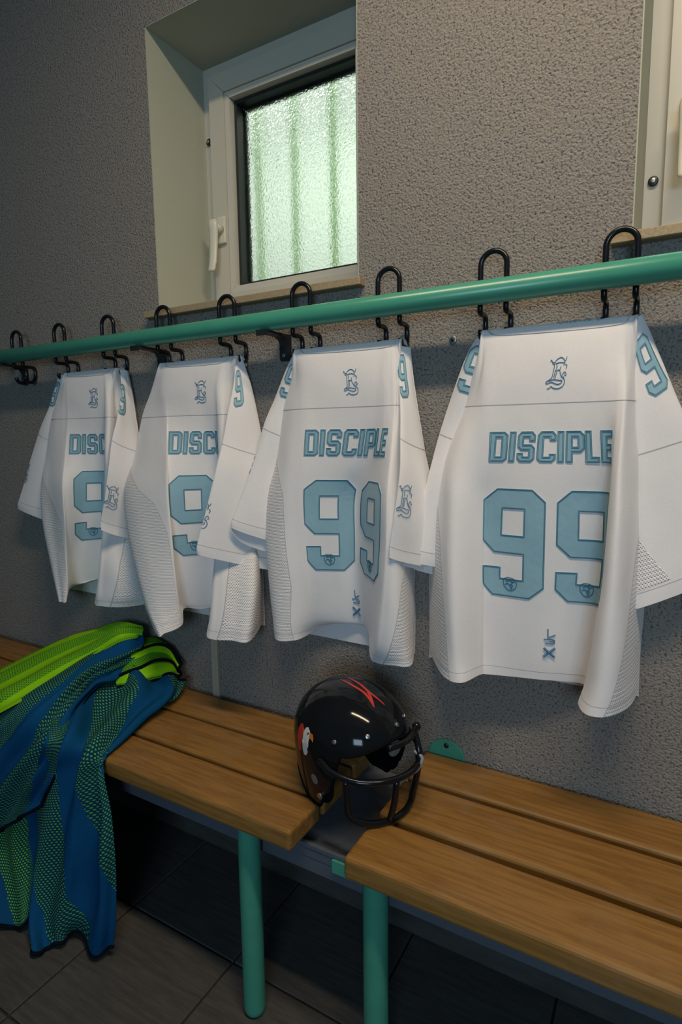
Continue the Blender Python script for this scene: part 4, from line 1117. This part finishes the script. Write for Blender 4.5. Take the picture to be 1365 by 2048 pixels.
def sleeve_surface(d):
    rows = [(vec(a), vec(b)) for a, b in d['rows']]
    bul = d['bul']
    NS = 5
    def ring(a, b, k):
        f = min(1.0, k / 2.0)
        out = []
        for t, bb in ((0.0, 0.0), (0.06, 0.45), (0.28, 0.95), (0.55, 1.0), (0.8, 0.75), (0.95, 0.4), (1.0, 0.0)):
            p = a.lerp(b, t)
            out.append(p + Vector((0.15, -1, 0.0)) * bul * bb * (0.35 + 0.65 * f))
        return out
    ctrl = [ring(a, b, k) for k, (a, b) in enumerate(rows)]
    P = catmull_grid(ctrl, NS, 4)
    Vv = [0.0]
    mid = len(P[0]) // 2
    for r in range(1, len(P)):
        Vv.append(Vv[-1] + max(1e-5, (P[r][mid] - P[r - 1][mid]).length))
    ref = P[4 * NS]
    U = [0.0]
    for a, b in zip(ref, ref[1:]):
        U.append(U[-1] + max((b - a).length, 1e-5))
    S = Surf(P, U, Vv)
    for r in range(S.nr):
        for c in range(S.nc):
            n = noise.noise(Vector((U[c] * 16 + bul * 900, Vv[r] * 9, rows[0][0].x * 11))) * 0.0035
            e = min(1.0, min(c, S.nc - 1 - c) / 3.0)
            P[r][c] = P[r][c] + S.N[r][c] * n * e
    S = Surf(P, U, Vv)
    # back layer: same edges, bulging to the wall, hanging a little lower at the cuff
    back = []
    for k, (a, b) in enumerate(rows):
        f = k / (len(rows) - 1)
        out = []
        for t, bb in ((0.0, 0.0), (0.15, 0.8), (0.5, 1.0), (0.85, 0.8), (1.0, 0.0)):
            p = a.lerp(b, t)
            y = min(-0.004, p.y + bul * 0.8 * bb)
            out.append(Vector((p.x, y, p.z - d['drop'] * max(0, f - 0.8) * 5 * (0.3 + 0.7 * bb))))
        back.append(out)
    Pb = catmull_grid(back, NS, 4)
    Sb = Surf(Pb, [i * 0.01 for i in range(len(Pb[0]))], [i * 0.01 for i in range(len(Pb))])
    return S, Sb, NS


for key in ('J4', 'J3', 'J2', 'J1'):
    d = JERSEYS[key]
    S = body_surface(key, d)
    hemc = d['rows'][-1][6]
    root = thing('football_jersey', NAMES[key], 'jersey', vec(d['rows'][2][5]), 'white football jerseys on the hooks')
    seam_r = 5 * SUB
    def edge_at(pts, v, none):
        z = -v
        if z > pts[0][0]: return none
        for (za, a), (zb, b) in zip(pts, pts[1:]):
            if z >= zb - 1e-9: return a + (b - a) * (za - z) / (za - zb)
        return pts[-1][1]
    SL, SR = SIDE[key]
    nlast = (S.nc - 1) / SUB
    lft = [edge_at(SL, v, 0.0) * SUB for v in S.V]
    rgt = [edge_at(SR, v, nlast) * SUB for v in S.V]
    grid_mesh('yoke', S, M['white'], root, lambda r, c: r < seam_r, 0.0014, 0.0004)
    low = Surf(S.P[seam_r:], S.U, S.V[seam_r:])
    low.N = S.N[seam_r:]
    lo_l, lo_r = lft[seam_r:], rgt[seam_r:]
    grid_mesh('body', low, M['white'], root, None, 0.0014, 0.0, lambda r: (lo_l[r], lo_r[r]))
    grid_mesh('side_panel', low, M['net'], root, None, 0.0014, 0.0, lambda r: (0.0, lo_l[r]))
    grid_mesh('side_panel', low, M['net'], root, None, 0.0014, 0.0, lambda r: (lo_r[r], S.nc - 1.0))
    # seam threads: yoke seam, side-panel seams, hem line
    parts = []
    vseam = -d['seam']
    parts.append(ribbon_geo(S, [(u, vseam) for u in S.U[4:-4]], 0.0013, 0.0004, rise=0.0001))
    for pts_ in (SL, SR):
        vv = [v for v in S.V if v >= -pts_[0][0]]
        parts.append(ribbon_geo(S, [(ucol(S, edge_at(pts_, v, 0)), v) for v in vv], 0.0014, 0.0001, rise=0.0003))
    vh = -0.677 - 0.018
    parts.append(ribbon_geo(S, [(u, vh) for u in S.U[4:-4]], 0.0010, 0.0001, rise=0.0003))
    V, F = join_geo(parts)
    mesh('seam', V, F, M['seam'], root, True, kind='stuff')
    # far layer of the tube, lying against the wall
    x0, x1 = S.P[8 * SUB][0].x, S.P[8 * SUB][-1].x
    bk = []
    for k in range(9):
        z = 1.296 + (0.664 - 1.296) * k / 8
        r = min(S.nr - 1, 2 + k * (S.nr - 3) // 8)
        a, b = S.P[r][0], S.P[r][-1]
        bk.append([Vector((a.x + (b.x - a.x) * t, -0.0045 - 0.0015 * math.sin(t * 9 + k), z)) for t in (0, .25, .5, .75, 1)])
    Pb = catmull_grid(bk, 3, 4)
    grid_mesh('front_panel', Surf(Pb, [i * .02 for i in range(len(Pb[0]))], [i * .02 for i in range(len(Pb))]), M['white_in'], root, None, 0.001)

    # digits, name, emblems
    mk = d['marks']
    def with_u(row):
        ref, U = S.P[row], [0.0]
        for a, b in zip(ref, ref[1:]):
            U.append(U[-1] + max((b - a).length, 1e-5))
        T_ = Surf(S.P, U, S.V)
        T_.N = S.N
        return T_
    S_name, S_mono = with_u(6 * SUB), with_u(5 * SUB)
    u0 = ucol(S, mk['dig'])
    dw, dh, vtop = 0.1125, 0.199, -1.0315
    vtop = {'J4': -1.0315, 'J3': -1.038, 'J2': -1.040, 'J1': -1.042}[key]
    for k in range(2 if key in ('J4', 'J3') else 1):   # the folds of the two far jerseys swallow the second digit
        ud = u0 + k * (dw + 0.018)
        pl_ = (lambda ud: (lambda x, y: (ud + x, vtop + y)))(ud)
        num = patch('number_patch', S, uc(NINE[0], dw, dh), [uc(NINE[1], dw, dh)], root, M['patch'], pl_)
        V, F = lines_on(S, BADGE, (lambda ud: (lambda x, y: (ud + 0.054 + x * 0.023, vtop + 0.175 + y * 0.023)))(ud), 0.0016, 0.0014)
        mesh('badge', V, F, M['thread'], num, True, kind='stuff')
    us = ucol(S_name, mk['name'])
    vn = {'J4': -1.133, 'J3': -1.142, 'J2': -1.144, 'J1': -1.142}[key]
    for ch, px in WORD:
        outer, holes, w = GLYPH[ch]
        ux = us + (px - 163) * 0.000207
        if key in ('J1', 'J2') and ux > ucol(S_name, 6.1): continue
        patch('letter', S_name, uc(outer, w, 0.053), [uc(h_, w, 0.053) for h_ in holes], root, M['patch'], (lambda ux: (lambda x, y: (ux + x, vn + y)))(ux), cell=(0.006, 0.014), stitch=0.0026, tw=0.0010)
    um = ucol(S_mono, mk['mono'])
    vm = {'J4': -1.229, 'J3': -1.236, 'J2': -1.236, 'J1': -1.238}[key]
    V, F = lines_on(S_mono, MONO, lambda x, y: (um + x * 0.0345, vm + y * 0.0345), 0.0014)
    mesh('monogram', V, F, M['thread_blue'], root, True, kind='stuff')
    if key in ('J4', 'J3'):
        uh, vh = ucol(S, mk['hem']), {'J4': -0.748, 'J3': -0.762}[key]
        V, F = lines_on(S, HEM, lambda x, y: (uh + x * 0.023, vh - 0.006 + y * 0.0235), 0.0022, 0.0012, False)
        mesh('hem_mark', V, F, M['thread_blue'], root, True, kind='stuff')
        parts = []
        for a, b in (((-.48, 1.18), (.5, .36)), ((-.46, .38), (.46, 1.18))):
            parts.append(ribbon_geo(S, [(uh + p[0] * 0.0225, vh - 0.007 + p[1] * 0.0235) for p in (a, ((a[0] + b[0]) / 2, (a[1] + b[1]) / 2), b)], 0.0048, 0.0012))
        V, F = join_geo(parts)
        mesh('hem_mark', V, F, M['thread_blue'], root, True, kind='stuff')
    if key == 'J4':
        V, F = lines_on(S, SCRIPT, lambda x, y: (u0 + 0.105 + x * 0.105, -1.3150 + y * 0.012), 0.0012, 0.0012)
        mesh('collar_script', V, F, M['thread_light'], root, True, kind='stuff')
    # neck seam
    V, F = ribbon_geo(S, [(S.U[c], -1.315 + 0.017 * math.sin(math.pi * min(1, max(0, (c - 2.2 * SUB) / (6.6 * SUB)))) ** 0.8) for c in range(int(2.2 * SUB), int(8.8 * SUB))], 0.0015, 0.0008)
    mesh('neck_seam', V, F, M['seam'], root, True)

    # sleeves
    for side, sd in d['sleeves'].items():
        SS, SB, NS = sleeve_surface(sd)
        cuff_r, arm_r = 6 * NS, 3 * NS
        sl = grid_mesh('sleeve', SS, M['white'], root, lambda r, c: r < cuff_r)
        grid_mesh('cuff', SS, M['white'], sl, lambda r, c: r >= cuff_r, 0.0014, 0.0008)
        grid_mesh('sleeve_lining', SB, M['white_in'], sl, None, 0.001)
        parts = [ribbon_geo(SS, [(u, SS.V[arm_r]) for u in SS.U], 0.0018, 0.0004, rise=0.0003), ribbon_geo(SS, [(u, SS.V[cuff_r]) for u in SS.U], 0.0018, 0.0008, rise=0.0003)]
        V, F = join_geo(parts)
        mesh('seam', V, F, M['seam'], sl, True, kind='stuff')
        W = SS.U[-1]
        if side == 'right':
            cu, cr, rot, sc = {'J4': (0.070, 1.42, 0.30, 1.12), 'J3': (0.030, 1.15, 0.10, .98), 'J2': (0.046, 1.30, 0.12, .98), 'J1': (0.022, 1.25, 0.06, .95)}[key]
        else:
            cu, cr, rot, sc = {'J4': (0.034, 1.50, 0.0, 1), 'J3': (0.040, 1.50, 0.0, .9), 'J1': (0.035, 1.30, 0.0, .9)}[key]
        cv = SS.V[int(cr * NS)]
        w, h = 0.054 * sc, 0.088 * sc
        def pls(x, y, cu=cu, cv=cv, rot=rot, w=w, h=h):
            X, Y = x - w / 2, y - h / 2
            return (cu + X * math.cos(rot) + Y * math.sin(rot), cv - X * math.sin(rot) + Y * math.cos(rot))
        patch('sleeve_number', SS, uc(NINE[0], w, h), [uc(NINE[1], w, h)], sl, M['patch'], pls, cell=(0.006, 0.008), stitch=0.0028, tw=0.0010)
        if (key, side) != ('J4', 'right'):
            mu = {('J4', 'left'): -0.012, ('J3', 'left'): -0.014, ('J3', 'right'): 0.018, ('J2', 'right'): -0.008, ('J1', 'left'): 0.002, ('J1', 'right'): 0.018}[(key, side)]
            mv = SS.V[int({'J4': 4.95, 'J3': 4.75 if side == 'right' else 4.35, 'J2': 5.2, 'J1': 4.9}[key] * NS)]
            V, F = lines_on(SS, MONO, lambda x, y: (mu + x * 0.034, mv + y * 0.040), 0.0014)
            mesh('sleeve_monogram', V, F, M['thread_blue'], sl, True, kind='stuff')
        elif side == 'right':
            # ventilated triangle under the arm
            tri = [(0.0, SS.V[int(4.55 * NS)]), (0.012, SS.V[int(4.6 * NS)]), (0.060, SS.V[6 * NS] - 0.006), (0.0, SS.V[6 * NS] - 0.003)]
            patch('vent_panel', SS, tri, [], sl, M['net'], lambda x, y: (x, y), off=0.0006, stitch=0)

# ------------------------------------------------------------------ training bibs
def bib(key, name, label, mat, nr, nc, ripple, kr, edges, uscale=1.0, uv_swap=False):
    ctrl = [[vec(p) for p in row] for row in BIBS[key]]
    P = catmull_grid(ctrl, nr, nc)
    mr, mc = len(P) // 2, len(P[0]) // 2
    Vv, U = [0.0], [0.0]
    for r in range(1, len(P)):
        Vv.append(Vv[-1] + max(1e-5, (P[r][mc] - P[r - 1][mc]).length))
    for c in range(1, len(P[0])):
        U.append(U[-1] + max(1e-5, (P[mr][c] - P[mr][c - 1]).length))
    S = Surf(P, U, Vv)
    sg = 1.0
    nm = S.N[mr][mc]
    if nm.dot(Vector((0, -1.11, 1.13)) - P[mr][mc]) < 0: sg = -1.0
    n_ = len(P[0]) - 1
    for r in range(S.nr):
        for c in range(S.nc):
            t = c / n_
            env = min(1.0, 6 * t, 6 * (1 - t))
            a = math.sin(2 * math.pi * (kr * t + 0.25 * math.sin(Vv[r] * 5 + kr))) * ripple
            a += noise.noise(Vector((U[c] * 16 + kr, Vv[r] * 7, 2.2))) * ripple * 0.9
            P[r][c] = P[r][c] + S.N[r][c] * sg * a * env
            q = P[r][c]
            if q.z < 0.006: q.z = 0.006
            if q.y > -0.372 and q.z < ZB + 0.008: q.z = ZB + 0.008
    S = Surf(P, U, Vv)
    if sg < 0:
        S.N = [[-n for n in row] for row in S.N]
    root = thing(name, label, 'training bib', P[mr][mc], 'training bibs heaped on the bench')
    o = grid_mesh('cloth', S, mat, root, None, 0.0016)
    if sg > 0:
        pass
    for e in edges:
        if isinstance(e, int): line = [q + S.N[e][c] * 0.002 for c, q in enumerate(P[e])]
        elif e == 'top': line = P[0]
        elif e == 'bottom': line = P[-1]
        elif e == 'left': line = [P[r][0] for r in range(S.nr)]
        elif e == 'right': line = [P[r][-1] for r in range(S.nr)]
        V, F = tube_geo(line, 0.0042, 8)
        mesh('binding', V, F, M['binding'], root, True)
    return root


bib('lime', 'training_bib', 'lime green mesh bib lying over the back of the heap', M['bib_lime'], 7, 14, 0.006, 2.3, ())
bib('blue', 'training_bib', 'blue bib with green dotted mesh stripes and black hem on top of the heap', M['bib_blue'], 8, 16, 0.011, 4.6, ('bottom', 'right'))
bib('right', 'training_bib', 'blue and green bib hanging from the bench front down to the floor', M['bib_right'], 8, 14, 0.013, 2.7, ('bottom', 'top'))
bib('left', 'training_bib', 'bib end with lime dots hanging at the left frame edge under the blue hem', M['bib_left'], 8, 12, 0.008, 2.4, ('bottom',))
bib('curl', 'training_bib', 'crumpled lime bib with black binding at the right end of the heap', M['bib_curl'], 8, 10, 0.004, 1.6, ('bottom', 'right', 9, 19))

# ------------------------------------------------------------------ helmet
HEL = thing('football_helmet', 'glossy black football helmet with red slashes standing over the bench gap', 'helmet', (-0.505, -0.205, ZB))
HEADING, HSC = math.radians(-21.0), 1.0
_ch, _sh = math.cos(HEADING), math.sin(HEADING)


def hw(p):
    x, y, z = p
    return Vector((HEL.location.x + HSC * (x * _ch - y * _sh), HEL.location.y + HSC * (x * _sh + y * _ch), HEL.location.z + HSC * z))


HA, HB, ZC, HH = 0.121, 0.101, 0.117, 0.096


def sstep(a, b, x):
    t = min(1.0, max(0.0, (x - a) / (b - a)))
    return t * t * (3 - 2 * t)


def zedge(ph):
    a = abs((math.degrees(ph) + 180.0) % 360.0 - 180.0)
    z = 0.146 - 0.020 * sstep(0, 48, a)
    z = z + (0.042 - z) * sstep(48, 64, a)
    z = z + (0.004 - z) * sstep(64, 84, a)
    z = z + (0.046 - z) * sstep(108, 138, a)
    return z


def shell_pt(ph, q, off=0.0):
    if q <= math.pi / 2:
        z = ZC + HH * math.cos(q)
        s = math.sin(q) ** 0.88 if q > 0 else 0.0
    else:
        dz = (q - math.pi / 2) * HH
        z = ZC - dz
        s = 1.0 - 1.3 * dz * dz / HH / HH * 0.09
    a = HA + off if math.cos(ph) > 0 else HA * 1.0 + off
    b = HB + off
    r = 1.0 / math.sqrt((math.cos(ph) / a) ** 2 + (math.sin(ph) / b) ** 2)
    zz = z + (off if q < 1.2 else 0.0)
    return Vector((r * s * math.cos(ph), r * s * math.sin(ph), zz))


def q_of_z(z):
    if z >= ZC: return math.acos(min(1, (z - ZC) / HH))
    return math.pi / 2 + (ZC - z) / HH


NPH, NQ = 144, 34
V, F = [hw(shell_pt(0, 0.0))], []
for i in range(NPH):
    ph = 2 * math.pi * i / NPH
    qe = q_of_z(zedge(ph))
    for j in range(1, NQ + 1):
        V.append(hw(shell_pt(ph, qe * j / NQ)))
for i in range(NPH):
    i2 = (i + 1) % NPH
    F.append([0, 1 + i * NQ, 1 + i2 * NQ])
    for j in range(NQ - 1):
        F.append([1 + i * NQ + j, 1 + i * NQ + j + 1, 1 + i2 * NQ + j + 1, 1 + i2 * NQ + j])
shell = mesh('shell', V, F, M['shell'], HEL, True)
md = shell.modifiers.new('thickness', 'SOLIDIFY')
shell.data.materials.append(M['liner'])
md.thickness, md.offset = 0.0042, -1.0
md.material_offset = 1
md.material_offset_rim = 1
# edge bead
tube('edge_trim', [hw(shell_pt(2 * math.pi * i / NPH, q_of_z(zedge(2 * math.pi * i / NPH)))) for i in range(NPH)], 0.0022, M['liner'], shell, 8, True)
# foam liner
V, F = [hw(shell_pt(0, 0.0, -0.014))], []
for i in range(72):
    ph = 2 * math.pi * i / 72
    qe = q_of_z(zedge(ph) + 0.016)
    for j in range(1, 15):
        bul = 0.0025 * math.sin(j * 1.6) * math.sin(ph * 6)
        V.append(hw(shell_pt(ph, qe * j / 14, -0.014 + bul)))
for i in range(72):
    i2 = (i + 1) % 72
    F.append([0, 1 + i * 14, 1 + i2 * 14])
    for j in range(13):
        F.append([1 + i * 14 + j, 1 + i * 14 + j + 1, 1 + i2 * 14 + j + 1, 1 + i2 * 14 + j])
liner = mesh('liner', V, F, M['liner'], HEL, True)
md = liner.modifiers.new('thickness', 'SOLIDIFY')
md.thickness, md.offset = 0.009, -1.0


def on_shell(ph_deg, z, off=0.0):
    return hw(shell_pt(math.radians(ph_deg), q_of_z(z), off))


def shell_normal(ph_deg, z):
    a = on_shell(ph_deg + 1, z) - on_shell(ph_deg - 1, z)
    b = on_shell(ph_deg, z + 0.001) - on_shell(ph_deg, z - 0.001)
    return a.cross(b).normalized()


def stud(ph, z, r, mat, name='rivet', h=0.003):
    n = shell_normal(ph, z)
    return from_bm(name, disc_bm(on_shell(ph, z) - n * 0.001, n, r, h + 0.001, 16, 0.0008), mat, HEL, True)


for ph, z in ((-24, 0.160), (10, 0.164), (-56, 0.148), (34, 0.160)):
    stud(ph, z, 0.0042, M['steel'])
stud(-76, 0.034, 0.0065, M['steel'], 'snap_button', 0.004)
stud(76, 0.034, 0.0065, M['steel'], 'snap_button', 0.004)


def shell_patch(name, poly, mat, off=0.0008, cell=(4.0, 0.006)):
    """decal: polygon in (azimuth deg, z)"""
    bm = bmesh.new()
    tri = tessellate_polygon([[Vector((x, y * 1000, 0)) for x, y in poly]])
    vs = [bm.verts.new((x, y * 1000, 0)) for x, y in poly]
    for t in tri:
        bm.faces.new([vs[i] for i in t])
    xs_, ys_ = [p[0] for p in poly], [p[1] * 1000 for p in poly]
    for lo, hi, st, no in ((min(xs_), max(xs_), cell[0], (1, 0, 0)), (min(ys_), max(ys_), cell[1] * 1000, (0, 1, 0))):
        k = lo + st
        while k < hi:
            bmesh.ops.bisect_plane(bm, geom=bm.verts[:] + bm.edges[:] + bm.faces[:], plane_co=(k, 0, 0) if no[0] else (0, k, 0), plane_no=no)
            k += st
    for v in bm.verts:
        p, z = v.co.x, v.co.y / 1000
        v.co = on_shell(p, z) + shell_normal(p, z) * off
    return from_bm(name, bm, mat, shell, True)


# red claw slashes over the crown: (forward position along the crown, side offset) lines on the shell
def crown(x, y, off=0.0006):
    """shell point above local (x, y)"""
    ph = math.atan2(y, x)
    R = 1.0 / math.sqrt((math.cos(ph) / HA) ** 2 + (math.sin(ph) / HB) ** 2)
    s = min(0.999, math.hypot(x, y) / R)
    q = math.asin(s ** (1 / 0.88))
    p = shell_pt(ph, q)
    return Vector((p.x, p.y, p.z + off))


def slash(pts, w):
    V, F = [], []
    P = catmull([Vector((a, b, 0)) for a, b in pts], 10)
    n = len(P)
    for i, p in enumerate(P):
        t = (P[min(i + 1, n - 1)] - P[max(i - 1, 0)]).normalized()
        nn = Vector((-t.y, t.x, 0))
        ww = w * (0.25 + 0.75 * math.sin(math.pi * min(1, (i + 0.6) / n)) ** 0.6)
        a, b = p + nn * ww / 2, p - nn * ww / 2
        V += [hw(crown(a.x, a.y)), hw(crown(b.x, b.y))]
    for i in range(n - 1):
        F.append([2 * i, 2 * i + 1, 2 * i + 3, 2 * i + 2])
    return V, F


for pts, w in (([(-0.024, -0.004), (0.016, -0.005), (0.046, -0.003), (0.076, -0.008)], 0.0055),
               ([(-0.022, 0.012), (0.016, 0.01), (0.046, 0.007), (0.078, 0.015)], 0.0055),
               ([(0.074, -0.0075), (0.058, 0.0), (0.04, 0.006)], 0.0045)):
    V, F = slash(pts, w)
    mesh('red_slash', V, F, M['red'], shell, True)

# two bird heads on the rear right side: white one in front of a red one
def bird(name, c, z0, sgn, mats):
    head = [(c - 7, z0 - 0.026), (c - 4.5, z0 - 0.034), (c - 0.5, z0 - 0.032), (c + 2.5, z0 - 0.024), (c + 1.5, z0 - 0.018), (c + 3.5, z0 - 0.012), (c + 3, z0 - 0.004), (c + 4, z0 + 0.006), (c + 3, z0 + 0.014), (c - 1, z0 + 0.019), (c - 5, z0 + 0.016), (c - 7.2, z0 + 0.006), (c - 7.6, z0 - 0.01)]
    shell_patch(name, head, mats[0], 0.0007 if sgn else 0.0004)
    beak = [(c + 3.2, z0 + 0.013), (c + 8.5, z0 + 0.012), (c + 10.5, z0 + 0.006), (c + 10, z0 - 0.001), (c + 8, z0 + 0.002), (c + 6, z0 + 0.003), (c + 3.8, z0 + 0.002)]
    shell_patch('beak_decal', beak, mats[1], 0.0010 if sgn else 0.0006)
    if sgn:
        shell_patch('eye_decal', [(c - 1, z0 + 0.0065), (c + 1.6, z0 + 0.008), (c + 2.6, z0 + 0.0125), (c + 0.2, z0 + 0.0105)], M['gasket'], 0.0012)


bird('bird_decal', -104, 0.134, 0, (M['red'], M['orange']))
bird('bird_decal', -92, 0.135, 1, (M['decal_white'], M['orange']))
# ear opening and jaw pad
shell_patch('ear_hole', [(-82 + 5 * math.cos(a), 0.064 + 0.010 * math.sin(a)) for a in [k * math.pi / 8 for k in range(16)]], M['grey_pad'], 0.0006)
for sgn in (-1, 1):
    bm = bmesh.new()
    bmesh.ops.create_uvsphere(bm, u_segments=20, v_segments=12, radius=1.0)
    for v in bm.verts:
        v.co = hw((0.018 + v.co.x * 0.030, sgn * (HB - 0.020) + v.co.y * 0.009, 0.050 + v.co.z * 0.034))
    from_bm('jaw_pad', bm, M['liner'], HEL, True)
n = Vector((0.5, -0.75, 0.45)).normalized()
bm = disc_bm((0, 0, 0), (0, 0, 1), 1.0, 0.3, 24)
q = Vector((0, 0, 1)).rotation_difference(n)
for v in bm.verts:
    v.co = hw((0.073, 0.046, 0.096)) + q @ Vector((v.co.x * 0.010, v.co.y * 0.016, v.co.z * 0.006))
from_bm('pad_button', bm, M['grey_pad'], HEL, True)

# face mask
MR = 0.0058
mask = thing('face_mask', None, None, (0, 0, 0))
mask.parent = HEL
mask.location = (0, 0, 0)


def bar(pts, r=MR, n=6):
    return tube('mask_bar', catmull([hw(p) for p in pts], n), r, M['mask'], mask, 12)


up = [(0.036, -0.101, 0.112), (0.066, -0.099, 0.102), (0.106, -0.078, 0.095), (0.134, -0.044, 0.094), (0.145, 0.0, 0.094), (0.134, 0.044, 0.094), (0.106, 0.078, 0.095), (0.066, 0.099, 0.102), (0.036, 0.101, 0.112)]
bar(up)
lo = [(0.092, -0.089, 0.096), (0.093, -0.088, 0.050), (0.094, -0.080, 0.024), (0.108, -0.056, 0.010), (0.121, -0.028, 0.007), (0.126, 0.0, 0.007), (0.121, 0.028, 0.007), (0.108, 0.056, 0.010), (0.094, 0.080, 0.024), (0.093, 0.088, 0.050), (0.092, 0.089, 0.096)]
bar(lo)
bar([(0.143, -0.018, 0.094), (0.138, -0.018, 0.050), (0.125, -0.018, 0.007)], MR, 3)
bar([(0.112, 0.058, 0.142), (0.128, 0.052, 0.115), (0.130, 0.050, 0.094), (0.122, 0.050, 0.050), (0.111, 0.050, 0.009)])
bar([(0.121, -0.018, 0.139), (0.127, 0.012, 0.141), (0.121, 0.040, 0.142), (0.108, 0.066, 0.144)])
for p in ((0.107, 0.068, 0.145),):
    bm = bmesh.new()
    bmesh.ops.create_uvsphere(bm, u_segments=14, v_segments=8, radius=0.0082)
    for v in bm.verts: v.co = hw(p) + v.co
    from_bm('mask_clip', bm, M['mask'], mask, True)
tube('clip_strap', catmull([hw(p) for p in ((0.122, 0.046, 0.112), (0.138, 0.050, 0.104), (0.136, 0.042, 0.086), (0.128, 0.036, 0.076))], 6), 0.0032, M['clip'], HEL, 8)
